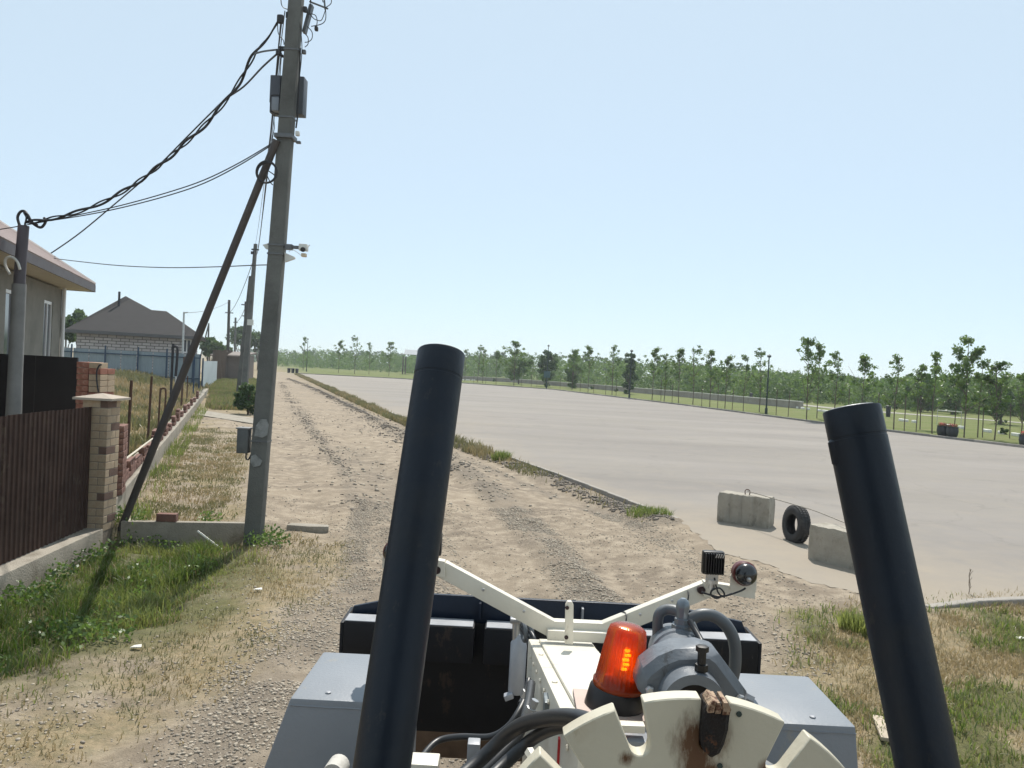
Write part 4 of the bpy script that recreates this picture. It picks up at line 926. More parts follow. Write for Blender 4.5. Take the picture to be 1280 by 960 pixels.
# second pole with prop and the ones beyond
def cpole(base, top, w0_, w1_, label, name='utility_pole', m=PC, kind='utility pole', grp='poles along the dirt road'):
    e_ = empty(name, base, label, kind, grp)
    vs = []
    for c, w_ in ((base - UP * .3, w0_), (top, w1_)):
        vs += [c + Vector((-w_ / 2, -w_ / 2, 0)), c + Vector((w_ / 2, -w_ / 2, 0)), c + Vector((w_ / 2, w_ / 2, 0)), c + Vector((-w_ / 2, w_ / 2, 0))]
    MB().add(vs, [(3, 2, 1, 0), (4, 5, 6, 7), (0, 1, 5, 4), (1, 2, 6, 5), (2, 3, 7, 6), (3, 0, 4, 7)]).build('shaft', m, e_); return e_
Y2 = 56.0; b2 = P(305, 494, Y2); b2.z = 0; t2 = P(319.5, 305, Y2)
p2 = cpole(b2, t2, .36, .20, 'second concrete pole up the road with a prop leaning on it')
pp = P(297, 494, Y2 + 1); MB().prism([Vector((pp.x - .15, pp.y, -.2)), Vector((pp.x + .15, pp.y, -.2)), P(313.5, 345, Y2 + .4), P(311, 345, Y2 + .4)], (0, .2, 0)).build('prop', PC, p2)
MB().box(P(319, 312, Y2 - .2), (.5, .1, .1)).box(P(316, 316, Y2 - .2), (.25, .1, .2)).build('clamps', CAB, p2)
MB().box(P(313, 403, Y2 - .3), (.4, .15, .4)).build('junction_box', PLW, p2)
def far_pole(px, yt, yb, Y, w_, label, arms=(), m=PC):
    b_ = P(px - (yb - yt) * .02, yb, Y); b_.z = 0; t_ = P(px, yt, Y); e_ = cpole(b_, t_, w_, w_ * .7, label, m=m)
    for ay, aw in arms: MB().box(P(px, ay, Y - .2), (aw, .12, .12)).build('crossarm', STL, e_)
    return e_
DPC = mat('dark_pole', (.07, .065, .06), .85, 0, .2, 2)
far_pole(307.5, 377, 460, 88, .34, 'third pole, dark with insulators, seen just left of the second', ((381, 1.0), (395, .8)), DPC)
far_pole(286.5, 375, 458, 100, .34, 'dark timber pole standing alone above the board fence', ((391, 1.0),), DPC)
far_pole(294.5, 397, 462, 120, .3, 'thin pale pole in front of the far tree clump', ((403, .6),))
e_ = far_pole(230, 390, 446, 66, .16, 'street lamp on a thin post behind the blue fence', (), GALV); e_['category'] = 'street lamp'
MB().tube([P(229.5, 391, 66), P(235, 390.5, 66)], .05, 6).build('lamp_arm', GALV, e_)
e_ = far_pole(261, 404, 446, 130, .25, 'distant A-shaped pole left of the board fence', (), DPC); q0, q1 = P(257, 430, 130), P(261, 405, 130)
MB().tube([Vector((q0.x - 1.2, 130, 0)), q1], .11, 5).build('prop', DPC, e_)
def linespan(a, b, sag, r, label, n=14):
    pts = [a.lerp(b, i / n) - UP * (sag * 4 * (i / n) * (1 - i / n)) for i in range(n + 1)]
    tag(MB().tube(pts, r, 5).build('line_cable', CAB, autos=True), label, 'cable', 'overhead cables')
linespan(P(356, 14, PY), P(319, 306, Y2), .5, .008, 'upper line cable running up the road from the big pole')
linespan(P(351, 26, PY), P(322, 309, Y2), .9, .009, 'middle line cable running up the road from the big pole')
linespan(P(349, 66, PY), P(320.5, 315, Y2), 1.1, .009, 'lower line cable running up the road from the big pole')
linespan(P(352, 60, PY), P(318, 311, Y2), 1.6, .007, 'slack thin line cable running up the road from the big pole')
linespan(t2, P(307.5, 380, 88), .6, .03, 'line cable from the second to the third pole')
linespan(P(321, 312, Y2), P(286.5, 391, 100), .8, .025, 'line cable from the second pole to the lone timber pole')
linespan(P(307, 383, 88), P(294.5, 402, 120), .5, .03, 'line cable between the far poles')
linespan(P(286.5, 377, 100), P(235, 391, 66), .3, .02, 'faint wire reaching the street lamp behind the blue fence')

# ------------------------------------------------------------------ concrete blocks, tyre, steel rope
BLK = mat('block_concrete', (.33, .30, .25), .92, 0, .18, 4, .7, 40, (.22, .195, .155), (2.4, .5, .2), specks=((7, .56, (.17, .15, .12), .6), (22, .66, (.11, .10, .085), .7)))
def cblock(p0, p1, h, th, label, grooves):
    """front face along p0-p1 on the ground"""
    a = Vector((p0.x, p0.y, 0)); b = Vector((p1.x, p1.y, 0)); d = (b - a); L = d.length; d.normalize(); n_ = Vector((-d.y, d.x, 0)); z0 = min(Hs(a.x, a.y), Hs(b.x, b.y))
    if n_.y < 0: n_ = -n_
    NX, NZ = 34, 8; e_ = empty('concrete_block', (a + b) / 2 + UP * z0, label, 'concrete block', 'concrete blocks closing the lot')
    outl = []
    for i in range(NX + 1):
        s = i / NX; dep = 0
        for g in grooves: dep += .035 * math.exp(-((s - g) / .03) ** 2)
        outl.append((s * L, dep + random.uniform(-.004, .006) + (.02 if i in (0, NX) else 0)))
    ring = [a + d * s + n_ * q for s, q in outl] + [a + d * L + n_ * th * .5, a + d * (L - .01) + n_ * th] + [a + d * (L * k) + n_ * (th + random.uniform(-.01, .01)) for k in (.66, .33)] + [a + d * .01 + n_ * th, a + n_ * th * .5]
    m_ = len(ring); vs = []
    for k in range(NZ):
        t = k / (NZ - 1); ins = .012 if k in (0, NZ - 1) else 0; cen = a + d * L / 2 + n_ * th / 2
        for q in ring:
            v = q + (cen - q).normalized() * (ins + random.uniform(0, .008) * (3 if k == NZ - 1 else 1)); vs.append(v + UP * (z0 - .03 + t * h + (random.uniform(-.012, .006) if k == NZ - 1 else 0)))
    fs = [(k * m_ + i, k * m_ + (i + 1) % m_, (k + 1) * m_ + (i + 1) % m_, (k + 1) * m_ + i) for k in range(NZ - 1) for i in range(m_)]
    cb_ = len(vs); vs.append(a + d * L / 2 + n_ * th / 2 + UP * (z0 - .03 + h - .004)); fs += [((NZ - 1) * m_ + i, (NZ - 1) * m_ + (i + 1) % m_, cb_) for i in range(m_)]
    fs.append(tuple(range(m_))[::-1])
    MB().add(vs, fs).build('body', BLK, e_, autos=True); return e_, a, b, d, n_, z0
B1a, B1b = G(895, 654, .06), G(960, 664, .06)
e1, a, b, d, n_, z0 = cblock(B1a, B1b, .60, .42, 'farther concrete block with vertical grooves, left of the tyre', (.24, .46, .72))
l1 = a + d * ((b - a).length * .52) + n_ * .18 + UP * (z0 + .57)
MB().tube(smooth_path([l1 + d * -.04, l1 + d * -.045 + UP * .07, l1 + UP * .10, l1 + d * .045 + UP * .07, l1 + d * .04], 4), .009, 6).build('lifting_loop', RUSTP, e1, autos=True)
B2a, B2b = G(1008, 702, .05), G(1112, 729, .05)
e2, a, b, d, n_, z0 = cblock(B2a, B2b, .58, .42, 'nearer concrete block partly behind the right black cylinder', (.9,))
l2 = a + d * ((b - a).length * .46) + n_ * .2 + UP * (z0 + .56)
MB().tube(smooth_path([l2 + d * -.03, l2 + d * -.035 + UP * .06, l2 + UP * .08, l2 + d * .035 + UP * .06, l2 + d * .03], 4), .009, 6).build('lifting_loop', RUSTP, e2, autos=True)
tc_ = G(995, 681, .05); TZ = Hs(tc_.x, tc_.y); tr = .315
ty = empty('tyre', (tc_.x, tc_.y, TZ), 'old black car tyre standing upright between the two concrete blocks', 'tyre')
ax = Vector((-.98, -.20, .06)).normalized(); cc = Vector((tc_.x, tc_.y + .05, TZ + tr - .012))
RUB = mat('old_rubber', (.028, .027, .027), .75, 0, .25, 8, .3, 60, (.09, .08, .07), (5, .58, .15))
prof = [(-.085, .175), (-.095, .20), (-.10, .25), (-.09, .295), (-.07, .312), (0, .315), (.07, .312), (.09, .295), (.10, .25), (.095, .20), (.085, .175), (.075, .175), (.085, .20), (.09, .25), (.08, .288), (0, .296), (-.08, .288), (-.09, .25), (-.085, .20), (-.075, .175)]
u = ax.orthogonal().normalized(); v = ax.cross(u); vs = []; SG = 48
for i in range(SG):
    t = 2 * math.pi * i / SG; e_ = u * math.cos(t) + v * math.sin(t)
    for h_, r_ in prof: vs.append(cc + ax * h_ + e_ * r_)
n2 = len(prof); MB().add(vs, [(i * n2 + k, ((i + 1) % SG) * n2 + k, ((i + 1) % SG) * n2 + (k + 1) % n2, i * n2 + (k + 1) % n2) for i in range(SG) for k in range(n2)]).build('casing', RUB, ty, smooth=True)
tb = MB()
for i in range(40):
    t = 2 * math.pi * i / 40; e_ = u * math.cos(t) + v * math.sin(t); tg = ax.cross(e_); rot = Matrix((ax, tg, e_)).transposed()
    for off in (-.055, 0, .055): tb.box(cc + ax * off + e_ * .316, (.045, .036, .012), rot)
tb.build('tread', RUB, ty)['kind'] = 'stuff'
top = cc + UP * (tr + .012)
pts = smooth_path([l1 + UP * .07, (l1 + UP * .07).lerp(top, .5) - UP * .0, top, top.lerp(l2 + UP * .06, .38) + UP * .02, l2 + UP * .06], 8)
tag(MB().tube(pts, .009, 6).build('steel_rope', mat('rope_steel', (.28, .25, .21), .6, .4, .2, 20), autos=True), 'thin steel rope slung between the two blocks over the tyre', 'rope')

# ------------------------------------------------------------------ leaves
def leafcloud(C, S, per, ls, seed, squash=.8, solid=False):
    """C: clump centres, S: clump radii -> leaf quads"""
    r = np.random.default_rng(seed); n = len(C) * per
    c = np.repeat(C, per, 0); s = np.repeat(S, per)
    d = r.normal(size=(n, 3)); d /= np.linalg.norm(d, axis=1)[:, None]; d *= (r.random(n) ** .45)[:, None]; d[:, 2] *= squash
    p = c + d * s[:, None]; a = r.normal(size=(n, 3)); a /= np.linalg.norm(a, axis=1)[:, None]; b = np.cross(a, r.normal(size=(n, 3))); b /= np.linalg.norm(b, axis=1)[:, None]
    L = (ls * (.6 + .8 * r.random(n)))[:, None]
    V = np.stack([p - a * L, p - b * L * .55, p + a * L, p + b * L * .55], 1).reshape(-1, 3)
    T = (np.arange(n)[:, None] * 4) + np.array([[0, 1, 2, 3]]); tone = np.repeat(np.clip(np.repeat(r.random(len(C)), per) * .6 + r.random(n) * .4, 0, 1), 4)
    return V, T, tone
LF = leafmat('tree_leaves', (.04, .095, .016), (.18, .27, .055), .5); LFD = leafmat('dark_leaves', (.03, .07, .018), (.09, .15, .035), .4)
LFF = leafmat('far_leaves', (.04, .085, .022), (.11, .165, .05), .4)
BARK = mat('bark', (.11, .085, .065), .9, 0, .25, 6, .4)
def sapling_mesh(seed, h, full):
    """thin young tree: trunk, limbs, loose crown with gaps"""
    r = random.Random(seed); mb = MB(); top = Vector((r.uniform(-.2, .2), r.uniform(-.2, .2), h))
    tr_ = [Vector((0, 0, -.1)), Vector((r.uniform(-.06, .06), 0, h * .35)), Vector((top.x * .6, top.y * .6, h * .7)), top]
    mb.tube(smooth_path(tr_, 3), [.034 * (1 - .8 * i / 9) + .006 for i in range(10)], 6); C = []; S = []
    for i in range(int(11 + 11 * full)):
        t = r.uniform(.26 - .06 * full, .97); z = h * t; a = r.uniform(0, 6.28); L = (1.12 - t) * h * .33 * r.uniform(.55, 1.2) * (.7 + .6 * full)
        b0_ = Vector((top.x * t * .8, top.y * t * .8, z)); b1_ = b0_ + Vector((math.cos(a) * L, math.sin(a) * L, L * r.uniform(.7, 1.6)))
        mb.tube([b0_, b0_.lerp(b1_, .5) + UP * -.03, b1_], [.02, .013, .006], 4)
        for q in (.45, .75, 1.0):
            if r.random() < .5 + .45 * full: C.append(b0_.lerp(b1_, q)); S.append(r.uniform(.12, .27) * (1 + .4 * full))
    C.append(top); S.append(.15 + .1 * full)
    return mb, np.array([c[:] for c in C]), np.array(S)
SAP = []
for i in range(8):
    full = [.15, .3, .45, .85, .2, .55, .05, .75][i]; mb, C, S = sapling_mesh(100 + i, 5.0, full)
    t_ = mb.build('trunk', BARK, loc=(0, 0, 0), autos=True); V, T, tn = leafcloud(C, S, int(20 + 22 * full), .085, 200 + i)
    c_ = tri_mesh('crown', V, T, LF, dict(tone=tn)); SAP.append((t_.data, c_.data)); bpy.data.objects.remove(t_); bpy.data.objects.remove(c_)
def plant(i, px, yt, yb, label, group='young trees planted along the far side of the lot', name='young_tree', wide=1.0):
    b_ = G(px, yb, LZ); zt = P(px, yt, b_.y).z; h = max(1.5, zt - LZ); s = h / 5.2
    e_ = empty(name, (b_.x, b_.y, LZ), label, 'young tree', group)
    for nm, me_ in (('trunk', SAP[i][0]), ('crown', SAP[i][1])):
        o = bpy.data.objects.new(nm, me_); COL.objects.link(o); o.parent = e_; o.scale = (s * wide, s * wide, s); o.rotation_euler.z = random.uniform(0, 6.28)
    return e_
trees = [(379, 420, 463, 6, 1), (423, 425, 466, 2, 1), (443, 418, 467.5, 4, 1), (461, 427, 468, 1, 1), (486, 427, 470, 5, 1), (581, 436, 477, 0, 1), (597, 430, 478, 4, 1.1), (603, 435, 479, 1, 1), (620, 438, 481, 2, 1), (642, 426, 482, 7, 1.2),
         (664, 444, 484, 0, 1), (715, 436, 487, 5, 1), (735, 432, 490, 2, 1), (765, 430, 494, 1, 1), (815, 434, 500, 2, 1), (830, 441, 502, 1, 1.1), (848, 435, 504, 2, 1), (866, 430, 506, 4, 1), (887, 437, 509, 5, 1), (906, 444, 511, 2, 1.1), (929, 443, 514, 0, 1),
         (949, 433, 515, 4, 1), (1008, 421, 526, 5, .9), (1021, 428, 523, 2, .8), (1042, 437, 529, 1, 1), (1075, 443, 533, 2, 1), (1117, 441, 537, 1, 1.1), (1150, 455, 537, 5, 1.1), (1165, 437, 542, 6, 1), (1205, 421, 547, 3, .9), (1222, 448, 547, 0, 1), (1243, 451, 550, 7, 1.2), (1276, 466, 548, 7, 1.1)]
anch = [(383, 'the far lamp post'), (683, 'the lamp post behind the left black cylinder'), (786, 'the tall middle lamp post'), (957, 'the nearest lamp post'), (1183, 'the flower tubs')]
ordn = ['first', 'second', 'third', 'fourth', 'fifth', 'sixth', 'seventh', 'eighth', 'ninth', 'tenth', 'eleventh', 'twelfth', 'thirteenth', 'fourteenth', 'fifteenth']
cnt = {}
for x, yt, yb, i, wd_ in trees:
    ai = max([k for k, (ax_, _) in enumerate(anch) if ax_ <= x] + [-1]); nm = anch[ai][1] if ai >= 0 else 'the far lamp post'; cnt[ai] = cnt.get(ai, 0) + 1
    look = 'sparse' if i in (0, 4, 6) else ('full-crowned' if i in (3, 7) else 'light-crowned')
    plant(i, x, yt, yb, f'{look} young tree, {ordn[cnt[ai] - 1]} to the right of {nm}' if ai >= 0 else 'sparse young tree just left of the far lamp post', wide=wd_)
# background wood as one mass, in two depths, plus bushes that stand out
def mass(name, n, fn, per, ls, m, seed, label):
    r = np.random.default_rng(seed); C = []; S = []; TN = []
    for k in range(n):
        px = r.uniform(*fn[0]); t = (px - fn[0][0]) / (fn[0][1] - fn[0][0]); Yd = fn[1](px) * r.uniform(1.0, 1.35); ytop = fn[2](px) + r.normal() * fn[3]
        b_ = P(px, 470, Yd); zt = max(2.0, P(px, ytop, Yd).z)
        zz = LZ + .15; ct = r.random()
        while zz < zt:
            w_ = .6 + .07 * zt * r.uniform(.8, 1.4) * (1 - .6 * zz / zt)
            for q in range(2): C.append((b_.x + r.normal() * w_, b_.y + r.normal() * w_ * 1.3, zz + r.normal() * .2)); S.append(.45 + .18 * w_); TN.append(ct)
            zz += .75
    V, T, tn = leafcloud(np.array(C), np.array(S), per, ls, seed + 1); tn = np.clip(tn * .45 + np.repeat(np.array(TN), per * 4) * .6, 0, 1)
    o = tri_mesh(name, V, T, m, dict(tone=tn)); tag(o, label, kind='stuff'); return o
Yf = lambda px: np.interp(px, [330, 500, 640, 740, 900, 1000, 1200, 1400], [215, 200, 178, 150, 112, 100, 88, 76])
yt_ = lambda px: np.interp(px, [330, 450, 560, 700, 780, 860, 1000, 1090, 1130, 1180, 1280, 1400], [441, 444, 448, 449, 454, 460, 471, 478, 477, 476, 475, 475])
mass('wood', 1100, ((335, 1400), lambda p: Yf(p) * 1.17, yt_, 3.6), 14, .20, LF, 5, 'wood of young trees and bushes beyond the lawn')
mass('treeline', 420, ((300, 1500), lambda p: Yf(p) * 1.75, lambda p: yt_(p) - 3, 2.2), 16, .36, LFF, 9, 'distant treeline above the young wood')
def bush(px, yt, yb, Yd, wpx, label, m=LF, per=60, ls=.12, nclump=26, name='bush', cat='bush', seed=0, trunk=True, group=None):
    r = np.random.default_rng(seed + int(px)); b_ = P(px, yb, Yd); z0 = max(0, Hs(b_.x, b_.y)); h = P(px, yt, Yd).z - z0; w_ = wpx / 1000 * Yd / 2
    e_ = empty(name, (b_.x, b_.y, z0), label, cat, group); C = []; S = []
    lo = .45 if trunk else -.1
    for k in range(nclump):
        d_ = r.normal(size=3); d_ /= np.linalg.norm(d_); q = r.random() ** .4
        C.append((b_.x + d_[0] * w_ * q * .8, b_.y + d_[1] * w_ * q * .8, z0 + h * (lo + .5 * (1 - lo)) + d_[2] * h * .5 * (1 - lo) * q * .85)); S.append(min(w_, h) * r.uniform(.18, .34))
    V, T, tn = leafcloud(np.array(C), np.array(S), per, ls, seed + 3); tri_mesh('crown', V, T, m, dict(tone=tn), parent=e_, loc=(b_.x, b_.y, z0))
    mb = MB(); mb.tube([(b_.x, b_.y, z0 - .1), (b_.x, b_.y, z0 + h * .6)], [.05 * h ** .5, .03 * h ** .5], 6)
    for k in range(5): c = Vector(C[k]); mb.tube([(b_.x, b_.y, z0 + h * .2), c], [.03 * h ** .5, .01], 5)
    mb.build('trunk', BARK, e_); return e_
bush(310, 478, 517, 38.5, 40, 'round dark green bush at the foot of the second pole', LFD, 100, .07, 40, trunk=False)
for a_ in [(98, 386, 440, 95, 44, 'dark tree between the near house and the block house'), (82, 396, 440, 80, 26, 'dark tree pressed against the near house corner'), (262, 422, 447, 120, 34, 'small dark tree above the board fence'),
           (300, 404, 455, 165, 42, 'big dark tree behind the second pole'), (322, 414, 456, 170, 30, 'big tree right of the second pole, partly behind the big pole'), (275, 430, 455, 150, 30, 'low rounded tree behind the timber pole'), (190, 428, 440, 130, 60, 'low tree mass behind the block house')]:
    bush(a_[0], a_[1], a_[2], a_[3], a_[4], a_[5], LFF, 70, .26, 34, 'tree', 'tree')
bg_ = [(648, 432, 483, 152, 40, 'broad bright bush-like tree in the wood right of the left black cylinder'), (682, 431, 484, 140, 30, 'dense dark tree behind the leftmost visible lamp post'), (716, 437, 486, 140, 26, 'dark rounded tree third in the wood from the left black cylinder'),
       (786, 435, 495, 118, 24, 'dense dark tree standing behind the tall middle lamp post'), (988, 468, 510, 160, 22, 'distant grey-green tree crown right of the nearest lamp post'), (1150, 462, 520, 100, 46, 'wide pale green tree left of the flower tubs'),
       (1190, 474, 520, 96, 34, 'olive rounded tree behind the flower tubs'), (1250, 458, 540, 72, 50, 'large leafy dark tree near the right edge'), (1285, 462, 545, 66, 36, 'leafy tree cut by the right edge of the picture')]
for k_, a_ in enumerate(bg_): bush(a_[0], a_[1], a_[2], a_[3], a_[4], a_[5], LFD if k_ in (1, 3, 7) else LF, 75, .18 if a_[3] > 90 else .12, 40, 'tree', 'tree', trunk=False)

# lamp posts
LPM = mat('dark_green_paint', (.02, .035, .035), .5, .3, .2, 6)
for px, yt, yb, lb in ((383, 423, 464.5, 'farthest thin dark lamp post at the left end of the lawn'), (683, 431, 485.5, 'dark lamp post with a square board, right of the left black cylinder'), (786.5, 437, 498.5, 'tall dark lamp post in front of the dense tree, middle one'), (957.5, 443, 517.5, 'nearest dark lamp post on the lawn edge')):
    b_ = G(px, yb, LZ); t_ = P(px + (yb - yt) * .035, yt, b_.y); e_ = empty('lamp_post', (b_.x, b_.y, LZ), lb, 'lamp post', 'lamp posts along the far side of the lot')
    MB().lathe((b_.x, b_.y, LZ), (0, 0, 1), [(0, .12), (.5, .12), (.55, .07), (t_.z - LZ - .3, .05), (t_.z - LZ - .25, .05)], 10).build('post', LPM, e_, autos=True)
    MB().lathe((b_.x, b_.y, t_.z - .28), (0, 0, 1), [(0, .06), (.05, .16), (.18, .18), (.22, .12), (.30, .02)], 12).build('lantern', LPM, e_, autos=True)
    if px == 683: MB().box((b_.x, b_.y - .12, P(683, 468, b_.y).z), (1.0, .05, 1.0)).build('board', mat('blue_green_board', (.04, .09, .10), .6, 0, .1, 3), e_)
# light path edges on the lawn: pale kerbs and a dashed row of white stones
def gl(pts, z=LZ): return G2(pts, z)
PTH = mat('pale_path', (.27, .25, .21), .9, 0, .1, .4)
q = gl([(900, 496), (1048, 512), (1200, 523), (1300, 531), (1300, 530), (1200, 522), (1048, 510.4), (900, 494.6)])
tag(MB().prism([Vector((x, y, LZ - .02)) for x, y in q], (0, 0, .05)).build('park_path', PTH), kind='structure')
WST = mat('white_stone', (.72, .70, .66), .8, 0, .1, 5)
row = gl([(560, 474.8), (640, 477.5), (740, 486), (830, 492.5), (920, 501.5), (1000, 511), (1060, 519), (1110, 524.5), (1180, 533), (1280, 546.5)])
sr = empty('border_stones', (row[0][0], row[0][1], LZ), 'dashed row of white border stones crossing the lawn', 'border stones'); c_ = None; acc = 0
for i in range(len(row) - 1):
    a, b = Vector((*row[i], 0)), Vector((*row[i + 1], 0)); L = (b - a).length; n_ = max(1, int(L / 1.5))
    for k in range(n_):
        if random.random() < .22: continue
        p = a.lerp(b, (k + .5) / n_)
        if c_ is None: c_ = MB().box((0, 0, 0), (.8, .25, .22)).build('stone', WST, None, bevel=.03, bseg=1, loc=(0, 0, 0)); o = c_; o.parent = sr
        else: o = share(c_, 'stone', (0, 0, 0), sr)
        o.location = Vector((p.x, p.y, LZ + .1)) - sr.location; o.rotation_euler.z = math.atan2(b.y - a.y, b.x - a.x) + random.uniform(-.1, .1); o.scale.x = random.uniform(.6, 1.5)
# low pale wall behind the path, brownish hedge in front of it
q = gl([(560, 473.5), (640, 478), (740, 486), (860, 497), (1000, 511)]); pwl = empty('park_wall', (q[0][0], q[0][1], LZ), 'long low grey-brown wall with a pale coping at the back of the lawn', 'wall')
PWM = mat('wall_grey_brown', (.30, .265, .235), .9, 0, .3, .8, .3, 4)
for i in range(len(q) - 1):
    a, b = Vector((*q[i], LZ)), Vector((*q[i + 1], LZ)); d = (b - a).normalized(); n_ = Vector((-d.y, d.x, 0)); MB().prism([a, b, b + n_ * .4, a + n_ * .4], UP * .72).build('wall_section', PWM, pwl)
    MB().prism([a - n_ * .06 + UP * .725, b - n_ * .06 + UP * .725, b + n_ * .46 + UP * .725, a + n_ * .46 + UP * .725], UP * .10).build('coping', mat('pale_coping', (.48, .46, .42), .85, 0, .15, 1.5), pwl)
# stakes beside the saplings, bins and small bushes
stk = [(592, 479), (607, 480.5), (652, 483), (671, 485), (700, 487), (725, 490), (742, 492), (757, 494), (770, 495.5), (826, 502), (840, 503.5), (877, 508), (897, 510.5), (915, 513), (970, 519), (985, 521), (1060, 533), (1096, 537), (1130, 541), (1145, 540), (1192, 545), (1228, 547), (1262, 548)]
scnt = {}
for x, y in stk:
    ai = max([k for k, (ax_, _) in enumerate(anch) if ax_ <= x] + [0]); scnt[ai] = scnt.get(ai, 0) + 1
    b_ = G(x, y, LZ); h_ = random.uniform(1.9, 2.6); tag(MB().tube([(b_.x, b_.y, LZ - .1), (b_.x + random.uniform(-.06, .06), b_.y, LZ + h_)], .03, 5).build('tree_stake', BARK), 'thin stake, ' + ordn[scnt[ai] - 1] + ' to the right of ' + anch[ai][1].replace('the tall middle', 'the middle'), 'stake', 'tree stakes')
for x, y, wpx, lb in ((605, 476, 5, 'small dark shrub by the wall, first right of the left black cylinder'), (617, 477, 5, 'small dark shrub by the wall, second right of the left black cylinder'), (740, 487, 5, 'small dark shrub on the white stones between two lamp posts'), (770, 489.5, 5, 'small dark shrub on the white stones just left of the middle lamp post'),
                      (867, 495, 7, 'dark shrub on the white stones below the tallest sapling'), (896, 498, 5, 'dark little shrub right of the tallest sapling'), (977, 506, 16, 'largest dark shrub on the lawn, right of the nearest lamp post'), (986, 509, 9, 'dark shrub touching the largest lawn shrub'), (1255, 543, 10, 'low green shrub near the right edge of the lawn')):
    b_ = G(x, y, LZ); bush(x, y - wpx * .8, y, b_.y, wpx * 1.1, lb, LFD, 60, .09, 10, 'shrub', 'shrub', trunk=False)
for x, y, lb in ((938.5, 500.5, 'black litter bin on the path left of the nearest lamp post'), (1110, 521, 'tall narrow black bin left of the white goal frame'), (361, 466, 'leftmost dark bollard at the corner of the lot'), (366, 466.3, 'middle dark bollard at the corner of the lot'), (371, 466.6, 'rightmost dark bollard at the corner of the lot')):
    b_ = G(x, y, LZ); nm = 'litter_bin' if x > 900 else 'bollard'; hh_ = 1.1 if x > 900 else .9
    r_ = .22 if x > 900 else .3
    e_ = empty(nm, (b_.x, b_.y, LZ), lb, nm.replace('_', ' '))
    MB().lathe((b_.x, b_.y, LZ), (0, 0, 1), [(0, r_ * .9), (hh_ * .85, r_), (hh_ * .86, r_ * 1.1), (hh_ * .95, r_ * 1.1), (hh_, r_ * .6)], 12).build('body', DKP, e_, autos=True)
# white goal frame
ga, gb = G(1171, 531, LZ), G(1201, 534, LZ); zt = P(1171, 512.5, ga.y).z; zt2 = P(1201, 515, gb.y).z
gf = empty('goal_frame', (ga.x, ga.y, LZ), 'small goal frame with a white crossbar on the lawn behind the flower tubs', 'goal frame')
MB().tube([ga, Vector((ga.x, ga.y, zt))], .022, 6).build('upright', GALV, gf); MB().tube([gb, Vector((gb.x, gb.y, zt2))], .022, 6).build('upright', GALV, gf)
MB().tube([Vector((ga.x, ga.y, zt)), Vector((gb.x, gb.y, zt2))], .035, 6).build('crossbar', WHT, gf)
# flower tubs
TUB = mat('dark_tub', (.03, .033, .04), .5, .1, .2, 6); PET = leafmat('pink_petals', (.55, .06, .07), (.7, .22, .2), .3)
def tub(px, yb, lb, flowers=True):
    b_ = G(px, yb, LZ); e_ = empty('flower_tub', (b_.x, b_.y, LZ + .0), lb, 'flower tub', 'dark flower tubs')
    MB().lathe((b_.x, b_.y, LZ), (0, 0, 1), [(0, .24), (.12, .30), (.35, .34), (.55, .31), (.58, .33), (.62, .33), (.62, .29), (.56, .27)], 18).build('barrel', TUB, e_, autos=True)
    V, T, tn = leafcloud(np.array([(b_.x + .15 * math.cos(a), b_.y + .15 * math.sin(a), LZ + .7) for a in range(6)]), np.full(6, .16), 30, .035, int(px)); tri_mesh('flowers', V, T, PET if flowers else LFD, dict(tone=tn), parent=e_, loc=(b_.x, b_.y, LZ))['kind'] = 'stuff'
    V, T, tn = leafcloud(np.array([(b_.x + .15 * math.cos(a), b_.y + .15 * math.sin(a), LZ + .64) for a in range(6)]), np.full(6, .16), 30, .04, int(px) + 1); tri_mesh('leaves', V, T, LFD, dict(tone=tn), parent=e_, loc=(b_.x, b_.y, LZ))['kind'] = 'stuff'
tub(1178, 545, 'left one of the pair of flower tubs, darker flowers'); tub(1190, 546.5, 'right one of the pair of flower tubs with red-pink flowers'); tub(1282, 558, 'flower tub cut by the right edge of the picture')
# gazebo roof beyond the trees
gb_ = P(517, 462, 215); gz = P(517, 446, 215).z; gt_ = P(517, 437.5, 215).z; gw = 3.2
gz_ = empty('park_gazebo', (gb_.x, gb_.y, LZ), 'small park gazebo with an upturned grey roof behind the trees', 'gazebo')
for sx in (-1, 1):
    for sy in (-1, 1): MB().box((gb_.x + sx * gw * .8, gb_.y + sy * gw * .8, gz / 2), (.3, .3, gz)).build('post', BARK, gz_)
v = [(gb_.x - gw * 1.1, gb_.y - gw * 1.1, gz + .55), (gb_.x + gw * 1.1, gb_.y - gw * 1.1, gz + .55), (gb_.x + gw * 1.1, gb_.y + gw * 1.1, gz + .55), (gb_.x - gw * 1.1, gb_.y + gw * 1.1, gz + .55)]
i_ = [(gb_.x - gw * .75, gb_.y - gw * .75, gz + .75), (gb_.x + gw * .75, gb_.y - gw * .75, gz + .75), (gb_.x + gw * .75, gb_.y + gw * .75, gz + .75), (gb_.x - gw * .75, gb_.y + gw * .75, gz + .75)]
t_ = [(gb_.x - gw * .8, gb_.y, gt_), (gb_.x + gw * .8, gb_.y, gt_)]
MB().add(v + i_ + t_, [(0, 1, 5, 4), (1, 2, 6, 5), (2, 3, 7, 6), (3, 0, 4, 7), (4, 5, 9, 8), (5, 6, 9), (6, 7, 8, 9), (7, 4, 8), (3, 2, 1, 0)]).build('roof', mat('gazebo_grey', (.25, .27, .29), .7, 0, .1, 2), gz_)
